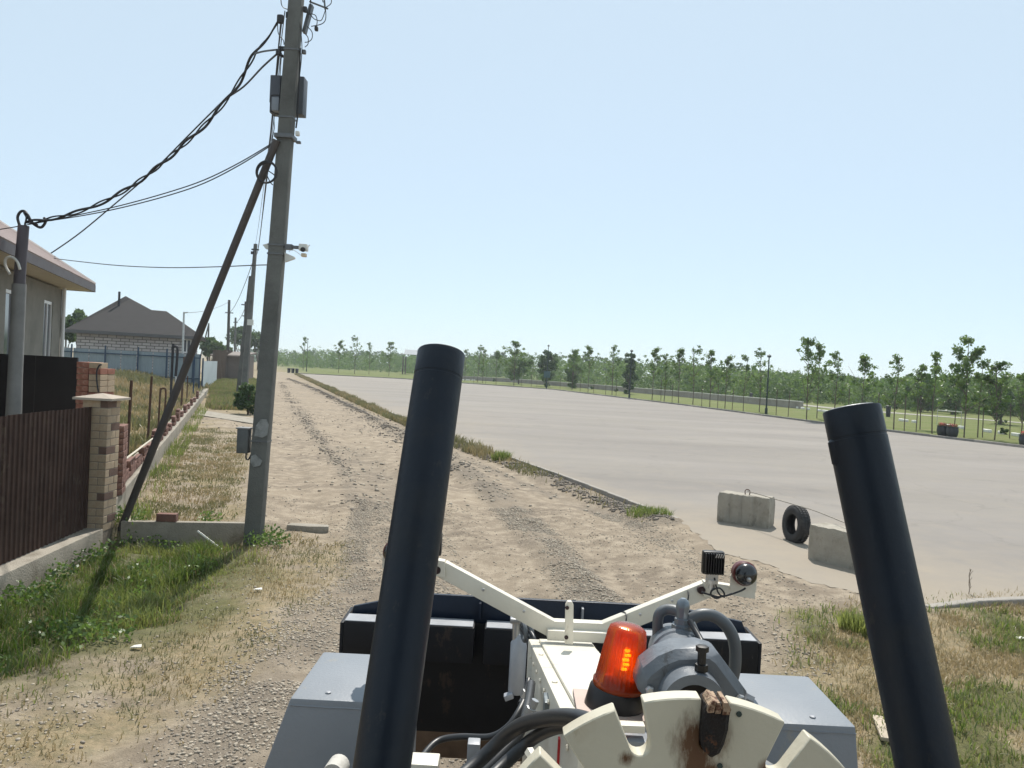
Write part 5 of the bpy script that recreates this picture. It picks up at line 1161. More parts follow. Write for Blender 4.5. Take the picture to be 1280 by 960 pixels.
# tufts and weeds that stand out
def tuft(px, py, n, hgt, rad, m, lb, z0=0, tone=None, wd_=.014):
    p = G(px, py, z0); a = rng.random(n) * 6.28; r = rad * rng.random(n) ** .7
    o = blades('grass_tuft', p.x + np.cos(a) * r, p.y + np.sin(a) * r, np.full(n, hgt), wd_, m, .9, tone=tone); o['kind'] = 'thing'; tag(o, lb, 'grass tuft'); return o
tuft(1072, 783, 500, .26, .20, GRN, 'round bright green tuft of grass left of the right black cylinder', .06, np.full(500, .9))
tuft(627, 577, 500, .30, .30, GRN, 'bright green clump of grass growing against the kerb', 0)
tuft(812, 648, 600, .16, .45, GRN, 'low green clump at the near end of the kerb', 0.03)
tuft(1045, 800, 260, .09, .3, STRAW, 'sparse tuft of dry grass at the edge of the sand', .06)
p = G(1211, 742, LZ); V = MB().tube(smooth_path([p, p + Vector((.01, 0, .12)), p + Vector((-.01, 0, .24)), p + Vector((.01, 0, .33))], 4), .005, 5)
for k in range(9): h_ = .05 + .03 * k; V.tube([p + UP * h_, p + Vector((random.uniform(-.04, .04), 0, h_ + .05))], .003, 4)
tag(V.build('dry_stalk', mat('stalk', (.16, .12, .08), .9), autos=True), 'thin dry weed stalk growing at the joint of the right kerb', 'weed')
# broad-leaved weeds under the retaining wall
wc = []
for x, y in ((170, 676), (190, 682), (240, 678), (160, 680), (150, 672), (262, 672), (215, 684), (110, 700), (95, 690), (320, 704), (336, 696), (345, 700), (60, 740), (40, 760), (20, 745), (0, 770), (130, 700), (80, 720)):
    p = G(x, y, -.2); wc.append((p.x, p.y, Hs(p.x, p.y) + .10))
r_ = random.Random(3)
for k in range(26):
    p = G(r_.uniform(-20, 290), r_.uniform(700, 850), -.1)
    if sdist(DITCH, np.array([p.x]), np.array([p.y]))[0] > .1: wc.append((p.x, p.y, Hs(p.x, p.y) + .10))
V, T, tn = leafcloud(np.array(wc), np.full(len(wc), .22), 120, .028, 77, .8); tag(tri_mesh('undergrowth', V, T, LF, dict(tone=tn)), 'leafy weeds growing under the retaining wall and the fence', kind='stuff')
# ------------------------------------------------------------------ the road grader
MC = .31                                                       # its centre line, metres right of the eye
gr = empty('road_grader', (MC, 3.0, 0), 'white and grey road grader front seen from its cab, black dozer blade ahead', 'road grader')
GREY = mat('blue_grey_paint', (.195, .21, .232), .42, .0, .07, 2.5, .08, 60, (.175, .195, .22), (1.6, .55, .25), specks=((9, .60, (.26, .24, .20), .5), (38, .69, (.05, .04, .035), .8)))
DBL = mat('dark_blade_paint', (.006, .007, .010), .5, .0, .35, 2, .1, 40, (.022, .016, .012), (1.6, .56, .2), .25, specks=((6, .58, (.05, .035, .025), .5), (40, .68, (.10, .09, .08), .6)))
NAVY = mat('navy_blade_paint', (.008, .015, .030), .42, .0, .2, 3, .08, 40, spec=.3)
WHP = mat('worn_white_paint', (.64, .60, .51), .42, 0, .06, 3, .06, 60, (.55, .50, .41), (2.2, .6, .15), specks=((7, .60, (.44, .38, .28), .6), (45, .69, (.12, .07, .04), .8)))
SHELF = mat('light_grey_metal', (.26, .27, .29), .5, .2, .2, 5, .1)  # lighter grey for the blade ledge, a rib, fender bolts and a clamp
RUST = mat('rust', (.16, .07, .03), .9, 0, .5, 25, .5, 90, (.32, .2, .12), (14, .55, .15))
TBL = mat('black_cylinder_paint', (.006, .011, .020), .46, .0, .3, 3, .08, 35, (.013, .016, .021), (5, .5, .2), .3, specks=((14, .60, (.035, .034, .032), .5), (60, .70, (.16, .16, .16), .7)))
HOSE = mat('rubber_hose', (.022, .023, .026), .42, 0, .2, 12); HOSEG = mat('grey_hose', (.09, .10, .11), .45, 0, .15, 12)
CHR = mat('bolt_steel', (.42, .42, .42), .35, .8, .15, 12); LGREY = mat('pale_cylinder_paint', (.34, .36, .40), .45, .1, .12, 8)
BY = 4.84
zS = (P(430, 768, BY).z + P(948, 801, BY).z) / 2; hw = 1.245
# dozer blade
prof = [(5.00, .42), (4.93, .62), (4.90, .85), (4.90, 1.05), (4.93, zS - .03), (4.99, zS - .03), (4.96, 1.05), (4.96, .85), (4.99, .62), (5.06, .42)]
bl = MB().prism([Vector((MC - hw, y, z)) for y, z in prof], (2 * hw, 0, 0)).build('dozer_blade', DBL, gr, autos=True)
MB().box((MC, 4.985, .45), (2 * hw, .035, .2)).build('cutting_edge', mat('edge_steel', (.12, .08, .055), .5, .5, .3, 8, .2), bl, bevel=.004)
gx_ = P(600, 778, 4.8).x
MB().box(((MC - hw + gx_ - .03) / 2, 4.835, zS - .11), (gx_ - .03 - (MC - hw), .15, .22)).box(((gx_ + .03 + MC - .1) / 2, 4.835, zS - .11), (MC - .1 - gx_ - .03, .15, .22)).box(((MC + .25 + MC + hw) / 2, 4.835, zS - .11), (hw - .25, .15, .22)).build('stiffener_beam', DBL, bl, bevel=.012)
MB().box(((MC - hw + gx_ - .035) / 2, 4.835, zS + .003), (gx_ - .045 - (MC - hw), .135, .006)).box(((gx_ + .035 + MC - .11) / 2, 4.835, zS + .003), (MC - .12 - gx_ - .035, .135, .006)).box(((MC + .26 + MC + hw) / 2, 4.835, zS + .003), (hw - .28, .135, .006)).build('shelf', SHELF, bl, bevel=.002, bseg=1)
zt1 = P(600, 747, 4.95).z
lip = [(-hw + .01, zS - .03), (-hw + .02, zS + .035), (-hw + .42, zt1 + .005), (hw - .48, zt1 + .005), (hw - .05, zS + .06), (hw - .01, zS - .03)]
MB().prism([Vector((MC + x, 4.95, z)) for x, z in lip], (0, .03, 0)).build('upper_plate', NAVY, bl, bevel=.004)
for px in (600, 728):
    x_ = P(px, 765, 4.93).x; MB().box((x_, 4.925, zS + .055), (.012, .05, .10)).build('rib', NAVY if px < 700 else SHELF, bl)
for sx in (-1, 1): MB().box((MC + sx * (hw + .012), 4.93, (zS + .36) / 2), (.02, .32, zS - .38)).build('end_plate', DBL, bl, bevel=.004)
for sx in (0.0,): MB().box((MC + sx, 4.45, .66), (.12, .9, .16)).build('push_arm', DBL, gr, bevel=.01)
# grey fender boxes
zF = (P(365, 866, 3.4).z + P(1070, 915, 3.4).z) / 2
for sx in (-1, 1):
    xo = P(363, 866, 3.4).x if sx < 0 else P(1070, 915, 3.4).x; xi = MC + sx * .70
    x0, x1 = min(xo, xi), max(xo, xi); ob = P(405, 800, 3.97).x if sx < 0 else P(1010, 853, 3.97).x
    a = [Vector((xo, 3.40, zF)), Vector((xi, 3.40, zF)), Vector((xi, 3.97, zF)), Vector((ob, 3.97, zF))]
    ex = -.20 if sx < 0 else .06
    lo = [Vector((xo + ex, 3.36, .72)), Vector((xi, 3.36, .72)), Vector((xi, 3.99, .72)), Vector((ob + ex * .6, 3.99, .72))]
    fb = MB().add(lo + a, [(3, 2, 1, 0), (4, 5, 6, 7), (0, 1, 5, 4), (1, 2, 6, 5), (2, 3, 7, 6), (3, 0, 4, 7)]).build('fender', GREY, gr, bevel=.014)
    MB().box(((x0 + x1) / 2, 3.375, .80), (abs(x1 - x0) - .1, .012, .02)).build('weld_strip', GREY, fb)
    for q in (.3, .7): MB().lathe((xo + (xi - xo) * q, 3.47, zF), (0, 0, 1), [(-.005, .013), (.006, .013), (.008, .008)], 6).build('bolt', SHELF, fb)
for sx in (-1, 1):
    mb = MB(); c = Vector((MC + sx * .98, 2.55, .56)); mb.lathe(c, (1, 0, 0), [(-.17, .30), (-.19, .40), (-.19, .52), (-.14, .56), (.14, .56), (.19, .52), (.19, .40), (.17, .30)], 32)
    wh = mb.build('wheel', mat('tyre_rubber', (.03, .029, .028), .8, 0, .2, 6, .3), gr, autos=True)
    MB().lathe(c, (1, 0, 0), [(-.12, .05), (-.14, .29), (.14, .29), (.12, .05)], 24).build('rim', WHP, wh, autos=True)
    tb = MB()
    for i in range(22):
        t = 2 * math.pi * i / 22; e_ = Vector((0, math.cos(t), math.sin(t))); tb.box(c + e_ * .565, (.30, .06, .03), Matrix((Vector((1, 0, 0)), Vector((1, 0, 0)).cross(e_) * -1, e_)).transposed())
    tb.build('tread', mat('tyre_rubber', (0, 0, 0)), wh)['kind'] = 'stuff'
MB().tube([(MC - .85, 2.55, .56), (MC + .85, 2.55, .56)], .09, 12).box((MC, 2.75, .75), (.3, .9, .45)).build('front_axle', GREY, gr, bevel=.01)
# frame rising from the nose to the cab
fz = lambda y: 1.425 + (4.08 - y) * .205
fl = lambda y: MC - .160 + (4.08 - y) * .031
ft = [(4.08, fz(4.08)), (2.02, fz(2.02)), (1.98, fz(2.02) - .16), (.2, fz(2.02) - .16), (.2, fz(2.02) - .55), (2.0, fz(2.02) - .5), (3.2, fz(3.2) - .40), (3.7, .70), (4.08, .70)]
fv = [Vector((fl(max(y, 1.9)), y, z)) for y, z in ft] + [Vector((MC + .165, y, z)) for y, z in ft]; nf = len(ft)
MB().add(fv, [tuple(range(nf)), tuple(range(nf, 2 * nf))] + [(i, (i + 1) % nf, nf + (i + 1) % nf, nf + i) for i in range(nf)]).build('main_frame', WHP, gr, bevel=.008)
tp_ = MB(); 
for (ya, yb) in ((4.0, 2.5),):
    q = [(fl(ya) - MC + .048, ya), (.15, ya), (.15, yb), (fl(yb) - MC + .048, yb)]; tp_.prism([Vector((MC + x, y, fz(y) + .002)) for x, y in q], (0, 0, .012))
tp_.build('cover_plate', WHP, gr, bevel=.003, bseg=1)
for y in (3.55, 2.9, 2.3): MB().lathe((fl(y) + .024, y, fz(y)), (0, 0, 1), [(-.003, .011), (.006, .011), (.008, .006)], 6).build('bolt', WHP, gr)
MB().box((fl(2.42) - .002, 2.42, fz(2.42) - .13), (.008, .022, .10)).build('red_sticker', mat('red_print', (.5, .03, .03), .6), gr)
MB().box((fl(2.85) - .006, 2.85, fz(2.85) - .10), (.02, .09, .11)).build('data_plate', mat('alu_plate', (.16, .18, .19), .4, .3, .4, 30), gr, bevel=.003)
# light bracket
VY = 3.86
def pp_(pts, Y): return [P(x, y, Y) for x, y in pts]
brk = MB()
cl_ = [(552, 712), (690, 787), (755, 790), (886, 737)]
for (xa, ya), (xb, yb) in zip(cl_, cl_[1:]):
    dx, dy = xb - xa, yb - ya; L = math.hypot(dx, dy); nx_, ny_ = -dy / L * 10.5, dx / L * 10.5
    brk.prism(pp_([(xa - nx_, ya - ny_), (xb - nx_, yb - ny_), (xb + nx_, yb + ny_), (xa + nx_, ya + ny_)], VY + .0005 * xa / 100), (0, .055, 0))
lbk = brk.build('light_bracket', WHP, gr, bevel=.006)
for pts in (((486, 688), (556, 702), (556, 722), (540, 720), (486, 706)), ((880, 727), (944, 737), (944, 749), (900, 742), (880, 747))):
    MB().prism(pp_(pts, VY - .012), (0, .05, 0)).build('bracket_end', WHP, lbk, bevel=.003)
for px, py in ((546, 713), (877, 738)): MB().lathe(P(px, py, VY - .016), (0, 1, 0), [(0, .019), (.02, .019)], 16).build('mount_hole', mat('dark_hole', (.03, .015, .015), .8), lbk)
for px, py in ((682, 775), (728, 780)): MB().lathe(P(px, py, VY + .03), (0, 0, 1), [(-.01, .013), (.012, .013), (.014, .008)], 6).build('bolt', CHR, lbk)
MB().box(P(722, 792, VY + .02), (.30, .10, .05)).build('bracket_foot', WHP, lbk, bevel=.004)
for px in (776, 853): MB().torus(P(px, 778 if px < 800 else 749, VY + .02), (.9, .2, -.35), .052, .004, 20, 5).build('cable_tie', CAB, lbk)
def lamp(px, py, parent):
    c = P(px, py, 3.80)
    b_ = MB().box(c, (.104, .045, .112)).build('work_lamp', mat('lamp_black', (.012, .012, .013), .4, .2, .1, 9), parent, bevel=.012)
    fb = MB()
    for k in range(8): fb.box(c + Vector((-.042 + k * .012, -.03, .0)), (.004, .028, .098))
    fb.build('cooling_fins', mat('lamp_black', (0, 0, 0)), b_)['kind'] = 'stuff'
    fb = MB()
    for k in range(4): fb.box(c + Vector((.004 + k * .011, -.047, .042)), (.0045, .006, .02), Matrix.Rotation(.4, 3, 'Y'))
    fb.build('logo_stripes', CHR, b_)
    MB().box(c + Vector((0, .026, 0)), (.09, .012, .095)).build('lens', mat('clear_lens', (.5, .5, .5), .1, 0, .05, 5), b_, bevel=.004)
    MB().box(c + Vector((0, 0, -.068)), (.05, .04, .03)).lathe(c + Vector((0, 0, -.08)), (0, 0, -1), [(0, .03), (.018, .03), (.019, .016), (.045, .016)], 12).build('lamp_stand', CHR, b_)
    return b_
lamp(891, 703, gr); lamp(534, 681, gr)
def horn(px, py, parent):
    RIM = mat('dark_red_rim', (.09, .010, .010), .45, 0, .1, 6)
    c = P(px, py, 3.82)
    r_ = MB().lathe(c, (0, -1, .1), [(-.05, .045), (-.04, .056), (.008, .058), (.016, .052), (.016, .045)], 28).build('side_lamp', RIM, parent, autos=True)
    MB().lathe(c + Vector((0, -.01, 0)), (0, -1, .1), [(0, .0515), (.018, .0515), (.03, .046), (.045, .030), (.05, .014), (.05, .0)], 24).build('rubber_back', mat('gloss_black', (.01, .01, .012), .25, 0, .1, 9, spec=.7), r_, autos=True)
    MB().lathe(c + Vector((.002, -.058, -.012)), (0, -1, 0), [(0, .012), (.012, .010), (.014, .001)], 12).build('screw', CHR, r_)
    MB().prism([c + Vector((-.062, .02, -.02)), c + Vector((-.062, .02, -.085)), c + Vector((.066, .02, -.085)), c + Vector((.064, .02, -.02)), c + Vector((.045, .02, .02)), c + Vector((-.045, .02, .02))], (0, .006, 0)).build('lamp_plate', WHP, r_)
horn(931, 717, gr); horn(494, 690, gr)
for pts in ([(893, 722), (895, 732), (898, 741), (905, 745), (925, 739), (932, 735)], [(903, 744), (896, 748), (889, 744), (890, 738), (899, 735), (905, 741), (905, 747)], [(877, 740), (886, 743), (900, 746), (915, 742)]):
    MB().tube(smooth_path(pp_(pts, 3.78), 5), .0045, 6).build('lamp_lead', CAB, gr, autos=True)
# white lug
hb = MB().prism(pp_([(706, 805), (707, 757), (709.5, 752), (714.5, 752), (717, 757), (716.5, 806)], 3.62), (0, .03, 0)).build('lifting_lug', WHP, gr, bevel=.004)
for py in (760, 797): MB().lathe(P(709 if py < 780 else 708, py, 3.615), (0, 1, 0), [(0, .009), (.01, .009)], 12).build('pin_hole', mat('dark_hole', (0, 0, 0)), hb)
# pale lift ram behind the left side of the frame
ram = MB().lathe(P(645, 866, 4.45), (.005, 0, 1), [(0, .040), (.01, .046), (.28, .046), (.31, .030), (.33, .022)], 20).build('lift_ram', LGREY, gr, autos=True)
MB().tube([P(645, 799, 4.45), P(645.5, 777, 4.45)], .022, 12).build('rod', CHR, ram, autos=True)
MB().box(P(645.5, 775, 4.45), (.07, .06, .03)).build('rod_end', CHR, ram, bevel=.008)
MB().box(P(636, 870, 4.42), (.05, .05, .03), Matrix.Rotation(-.4, 3, 'Y')).build('ram_clevis', LGREY, ram, bevel=.004)
for dx in (655, 662): MB().torus(P(dx, 790, 4.3), (1, .25, .1), .045, .013, 24, 8).build('hose_bend', HOSEG, gr, smooth=True)
def hose(pts, r, m=HOSE, name='hydraulic_hose'):
    """(px, py, distance) triples"""
    return MB().tube(smooth_path([P(*p) for p in pts], 8), r, 12).build(name, m, gr, smooth=True)
hose([(525, 955, 3.2), (531, 942, 3.3), (548, 926, 3.4), (575, 921, 3.4), (612, 921, 3.35), (634, 909, 3.35), (648, 890, 3.4), (657, 870, 3.5), (661, 850, 3.6)], .014)
hose([(560, 985, 2.4), (600, 950, 2.5), (630, 922, 2.5), (655, 905, 2.4), (690, 897, 2.2), (722, 898, 2.05), (750, 908, 1.95)], .023)
hose([(600, 985, 2.3), (636, 950, 2.4), (668, 922, 2.4), (700, 908, 2.2), (730, 910, 2.1)], .020)
hose([(580, 990, 2.6), (625, 945, 2.7), (650, 915, 2.8), (660, 880, 3.0), (664, 855, 3.2)], .018)
hose([(652, 785, 4.3), (660, 800, 4.25), (664, 830, 4.2), (660, 858, 4.1), (650, 880, 3.9)], .013)
hose([(658, 785, 4.3), (668, 800, 4.2), (667, 840, 4.1), (662, 880, 3.6)], .011)
for x, y, Y in ((655, 872, 3.35), (660, 895, 2.7)): MB().lathe(P(x, y, Y), (.4, 0, 1), [(0, .02), (.03, .02), (.032, .014), (.06, .014)], 6).build('hose_fitting', CHR, gr)
MB().box(P(531, 956, 3.1), (.11, .10, .05)).build('hose_clamp_block', WHP, gr, bevel=.006)
MB().box(P(592, 940, 3.15), (.05, .06, .09)).build('hose_clamp', SHELF, gr, bevel=.006)
# rust spotted boss before the left fender
MB().lathe(P(420, 962, 2.95), (.1, 1, 0), [(-.04, .040), (.04, .040), (.05, .03)], 20).box(P(418, 985, 2.95), (.09, .08, .10)).build('hinge_boss', mat('rusty_white', (.46, .44, .40), .7, 0, .15, 6, .2, 60, (.30, .16, .08), (5, .52, .1)), gr, autos=True)

# warning beacon on its mount
ba = P(766, 893, 2.3); bt = P(786, 781, 2.3); axb = (bt - ba).normalized(); HBk = (bt - ba).length
MB().prism([P(722, 893, 2.2), P(716, 860, 2.42), P(800, 866, 2.42), P(815, 902, 2.2)], (0, 0, -.02)).build('beacon_mount', mat('faded_pink_plate', (.46, .36, .31), .7, 0, .15, 5), gr, bevel=.003)
MB().box(P(775, 925, 2.05), (.14, .12, .05)).build('valve_block', GREY, gr, bevel=.006)
MB().box(P(776, 908, 2.02), (.12, .03, .02)).build('pale_strip', WHP, gr, bevel=.003)
be = MB().lathe(ba, axb, [(0, .086), (.012, .088), (.075, .080), (.083, .074)], 32).build('warning_beacon', mat('beacon_base', (.012, .009, .010), .45, 0, .15, 9), gr, autos=True)
lm_ = bpy.data.materials.new('orange_lens'); lm_.use_nodes = True; ln_n = lm_.node_tree.nodes; ln_l = lm_.node_tree.links; ln_n.remove(ln_n['Principled BSDF'])
tcn = ln_n.new('ShaderNodeTexNoise'); tcn.inputs['Scale'].default_value = 12
crn = ln_n.new('ShaderNodeMix'); crn.data_type = 'RGBA'; crn.inputs[6].default_value = (1, .17, .015, 1); crn.inputs[7].default_value = (1, .32, .04, 1); ln_l.new(tcn.outputs[0], crn.inputs[0])
tr_n = ln_n.new('ShaderNodeBsdfTransparent'); tr_n.inputs[0].default_value = (1, .50, .10, 1)
tl_n = ln_n.new('ShaderNodeBsdfTranslucent'); ln_l.new(crn.outputs[2], tl_n.inputs[0])
df_n = ln_n.new('ShaderNodeBsdfDiffuse'); df_n.inputs[0].default_value = (.85, .12, .02, 1)
gl_n = ln_n.new('ShaderNodeBsdfGlossy'); gl_n.inputs['Roughness'].default_value = .22
fr_n = ln_n.new('ShaderNodeFresnel'); fr_n.inputs[0].default_value = 1.45
m1 = ln_n.new('ShaderNodeMixShader'); m1.inputs[0].default_value = .30; ln_l.new(tl_n.outputs[0], m1.inputs[1]); ln_l.new(df_n.outputs[0], m1.inputs[2])
m2 = ln_n.new('ShaderNodeMixShader'); m2.inputs[0].default_value = .55; ln_l.new(m1.outputs[0], m2.inputs[1]); ln_l.new(tr_n.outputs[0], m2.inputs[2])
m3 = ln_n.new('ShaderNodeMixShader'); ln_l.new(fr_n.outputs[0], m3.inputs[0]); ln_l.new(m2.outputs[0], m3.inputs[1]); ln_l.new(gl_n.outputs[0], m3.inputs[2]); ln_l.new(m3.outputs[0], ln_n['Material Output'].inputs[0])
u = axb.orthogonal().normalized(); v = axb.cross(u); c0 = ba + axb * .078; LH = HBk - .078
prL = [(0, .074), (.02, .0745), (.022, .068), (LH * .3, .065), (LH * .6, .060), (LH * .84, .0555), (LH * .94, .051), (LH * .985, .040), (LH, .015)]
inn = [(h * .985, max(.002, r - .006)) for h, r in prL]
SG = 96; vs = []
for pr_, flu in ((prL, 1), (inn, 0)):
    for j, (h, r) in enumerate(pr_):
        for k in range(SG):
            t = 2 * math.pi * k / SG; rr = r * (1 + (.022 * 1.6 * flu if 2 <= j <= 6 else 0) * (1 if k % 3 else -1.0)); vs.append(c0 + axb * h + (u * math.cos(t) + v * math.sin(t)) * rr)
n_ = len(prL); fs = []
for s_ in (0, 1):
    o0 = s_ * n_ * SG
    fs += [(o0 + i * SG + k, o0 + i * SG + (k + 1) % SG, o0 + (i + 1) * SG + (k + 1) % SG, o0 + (i + 1) * SG + k) for i in range(n_ - 1) for k in range(SG)]
    fs.append(tuple(range(o0 + (n_ - 1) * SG, o0 + n_ * SG)))
fs += [(k, (k + 1) % SG, n_ * SG + (k + 1) % SG, n_ * SG + k) for k in range(SG)]
ln = MB().add(vs, fs).build('lens', lm_, be); [setattr(f, 'use_smooth', True) for f in ln.data.polygons]
MB().lathe(c0 + axb * .002, axb, [(0, .055), (.01, .055), (.012, .02), (.05, .018)], 20).build('bulb_holder', mat('dark_holder', (.05, .03, .03), .5, .3), be, autos=True)
rm_ = mat('yellow_reflector', (.95, .75, .25), .15, .9, .03, 5)
rf_ = MB()
for k in range(7): rf_.lathe(c0 + axb * (.055 + .013 * k), axb, [(0, .014), (.0055, .021), (.007, .021), (.0125, .014)], 16)
rf_.build('reflector', rm_, be, autos=True)
bulb = bpy.data.materials.new('emissive_bulb'); bulb.use_nodes = True; bb_n = bulb.node_tree.nodes['Principled BSDF']; bb_n.inputs['Base Color'].default_value = (1, .8, .4, 1); bb_n.inputs['Emission Color'].default_value = (1, .75, .28, 1); bb_n.inputs['Emission Strength'].default_value = 7  # emission puts in the bright yellow centre of the beacon
bq = MB()
for k in range(5): bq.box(c0 + axb * (.066 + .0135 * k) + Vector((.004 + .004 * (k % 2), -.026, 0)), (.020 - .002 * abs(k - 2), .010, .0065))
bq.build('bulb', bulb, be, bevel=.002, bseg=1)

# side shift cylinder, its housing and fittings
GRD = mat('dark_grey_paint', (.13, .145, .165), .42, .0, .08, 4, .1, 60, (.10, .11, .125), (3, .55, .2), specks=((12, .58, (.05, .045, .04), .6), (40, .67, (.03, .025, .02), .8)))
cyl = MB().lathe(P(847, 822, 2.42), (.05, 1, -.03), [(-.22, .078), (-.02, .082), (-.015, .087), (.01, .087), (.015, .082), (.08, .080), (.14, .066), (.175, .042), (.185, .0)], 28).build('side_cylinder', GRD, gr, autos=True)
hous = [(799, 876), (798.5, 848), (806, 838), (824, 824), (846, 815), (890, 813), (902, 822), (936, 868), (938, 884)]
ho = MB().prism(pp_(hous, 2.12), (0, .13, 0)).build('cylinder_housing', GRD, gr, bevel=.022, bseg=1)
mb = MB(); ringc = P(868, 884, 2.05); NS = 28; vs = []
for yy, ro in ((0, .084), (.075, .084)):
    for k in range(NS + 1):
        t = math.pi * k / NS; vs.append(ringc + Vector((-math.cos(t) * ro, yy, math.sin(t) * ro)))
    for k in range(NS + 1):
        t = math.pi * k / NS; vs.append(ringc + Vector((-math.cos(t) * .058, yy, math.sin(t) * .058)))
m_ = NS + 1; fs = []
for k in range(NS):
    fs += [(k, k + 1, m_ + k + 1, m_ + k), (2 * m_ + k, 2 * m_ + k + 1, 3 * m_ + k + 1, 3 * m_ + k), (k, k + 1, 2 * m_ + k + 1, 2 * m_ + k), (m_ + k, m_ + k + 1, 3 * m_ + k + 1, 3 * m_ + k)]
mb.add(vs, fs).build('bearing_ring', GRD, ho, autos=True)
MB().lathe(ringc + Vector((0, .05, -.005)), (0, 1, 0), [(0, .057), (.02, .057)], 24).build('bore', mat('dark_bore', (.012, .010, .010), .8), ho)
MB().lathe(P(876.5, 836, 2.08), (0, 0, 1), [(-.006, .017), (.012, .017), (.013, .011), (.045, .011), (.046, .017), (.06, .017), (.062, .01)], 6).build('grease_bolt', mat('black_bolt', (.015, .014, .014), .45, .3, .2, 9), ho, autos=True)
MB().lathe(P(932, 872, 2.1), (1, -.2, -.4), [(0, .014), (.02, .014)], 6).build('bolt', GREY, ho)
for px, py in ((812, 862), (925, 873)): MB().lathe(P(px, py, 2.115), (0, -1, 0), [(0, .012), (.010, .012), (.013, .008)], 6).build('bolt', CHR, ho)
MB().box(P(852, 797, 2.45), (.085, .08, .045)).build('port_block', mat('dark_port', (.02, .028, .04), .5, .1, .1, 6), cyl, bevel=.006)
MB().lathe(P(852, 789, 2.45), (0, 0, 1), [(0, .032), (.022, .032), (.023, .024), (.04, .024), (.041, .018), (.06, .018), (.075, .022), (.092, .019), (.102, .008)], 8).build('fitting', mat('fitting_grey', (.20, .23, .26), .35, .5, .15, 9), cyl, autos=True)
hose([(823, 806, 2.5), (822, 785, 2.5), (824, 768, 2.5), (834, 762, 2.5), (848, 765, 2.48), (853, 775, 2.46)], .017, HOSEG)
hose([(858, 778, 2.45), (874, 769, 2.45), (892, 770, 2.45), (908, 782, 2.45), (918, 803, 2.45), (919, 830, 2.45), (915, 850, 2.45)], .019, HOSEG)
hose([(862, 776, 2.4), (868, 786, 2.38), (876, 800, 2.34), (880, 812, 2.3)], .009)
hose([(866, 778, 2.42), (874, 795, 2.4), (888, 818, 2.34)], .007, CHR, 'metal_line')
hose([(800, 846, 2.2), (812, 836, 2.2), (832, 822, 2.22), (846, 813, 2.25), (870, 811, 2.3)], .004, mat('red_wire', (.30, .08, .05), .6), 'thin_wire')

# lift saddle: notched disc
SY = 1.6; sc_ = P(856.5, 1139, SY); SR = .2712 * SY
def saddlemat():
    m = mat('saddle_paint', (.52, .485, .385), .5, 0, .07, 5, .08, 60, (.43, .37, .27), (3, .6, .15), specks=((10, .6, (.36, .30, .20), .5), (50, .69, (.08, .05, .03), .8)))
    n = m.node_tree.nodes; l = m.node_tree.links; b = n['Principled BSDF']; src = b.inputs['Base Color'].links[0].from_socket
    tc = n.new('ShaderNodeTexCoord'); nz = n.new('ShaderNodeTexNoise'); nz.inputs['Scale'].default_value = 26; nz.inputs['Detail'].default_value = 8; nz.inputs['Roughness'].default_value = .75; mp_ = n.new('ShaderNodeMapping'); mp_.inputs['Scale'].default_value = (1.6, 1, .5); l.new(tc.outputs['Object'], mp_.inputs['Vector']); l.new(mp_.outputs[0], nz.inputs['Vector']); tot = None
    for (px, py, rad) in ((878, 925, .075), (872, 950, .055), (783, 948, .022), (962, 962, .03), (884, 965, .05)):
        q = P(px, py, SY) - Vector((MC, 3.0, 0)); d = n.new('ShaderNodeVectorMath'); d.operation = 'DISTANCE'; l.new(tc.outputs['Object'], d.inputs[0]); d.inputs[1].default_value = q
        r = n.new('ShaderNodeMapRange'); r.inputs[1].default_value = rad * 1.5; r.inputs[2].default_value = rad * .1; l.new(d.outputs['Value'], r.inputs[0])
        if tot is None: tot = r.outputs[0]
        else:
            x_ = n.new('ShaderNodeMath'); x_.operation = 'MAXIMUM'; l.new(tot, x_.inputs[0]); l.new(r.outputs[0], x_.inputs[1]); tot = x_.outputs[0]
    k = n.new('ShaderNodeMath'); k.operation = 'MULTIPLY'; l.new(tot, k.inputs[0]); l.new(nz.outputs['Fac'], k.inputs[1])
    k2 = n.new('ShaderNodeMapRange'); k2.inputs[1].default_value = .20; k2.inputs[2].default_value = .42; l.new(k.outputs[0], k2.inputs[0])
    e = n.new('ShaderNodeMix'); e.data_type = 'RGBA'; l.new(k2.outputs[0], e.inputs[0]); l.new(src, e.inputs[6]); e.inputs[7].default_value = (.10, .045, .018, 1); l.new(e.outputs[2], b.inputs['Base Color']); return m
outl = []; notches = [41.6, 18.2, -5.1, -28.5, -52.0, 65.0, -75.5]; notches.sort(reverse=True); hwn = .0262; dpn = .105
def pol(adeg, r): t = R(adeg); return (-math.sin(t) * r, math.cos(t) * r)
cur = 88.0
outl.append(pol(88, SR))
for na in notches:
    ha = math.degrees(hwn * 1.12 / SR); a0 = na + ha
    k_ = max(2, int((cur - a0) / 3))
    for i in range(1, k_ + 1): outl.append(pol(cur + (a0 - cur) * i / k_, SR))
    t = R(na); cr_ = Vector((-math.sin(t), math.cos(t))); sd_v = Vector((-math.cos(t), -math.sin(t)))     # toward larger angle
    cb_ = cr_ * (SR - dpn + .022)
    for i in range(0, 9):
        q = math.pi * i / 8; o_ = cb_ + sd_v * (.0215 * math.cos(q)) - cr_ * (.022 * math.sin(q)); outl.append((o_.x, o_.y))
    outl.append(pol(na - ha, SR)); cur = na - ha
for i in range(1, 5): outl.append(pol(cur + (-88 - cur) * i / 4, SR))
outl += [(SR * .9, -.12), (-SR * .9, -.12)]
rl = Matrix.Rotation(R(0), 3, 'Y')
sad = MB().prism([sc_ + Vector((x, 0, z)) for x, z in outl], (0, .042, 0)).build('lift_saddle', saddlemat(), gr, bevel=.0025, bseg=1)
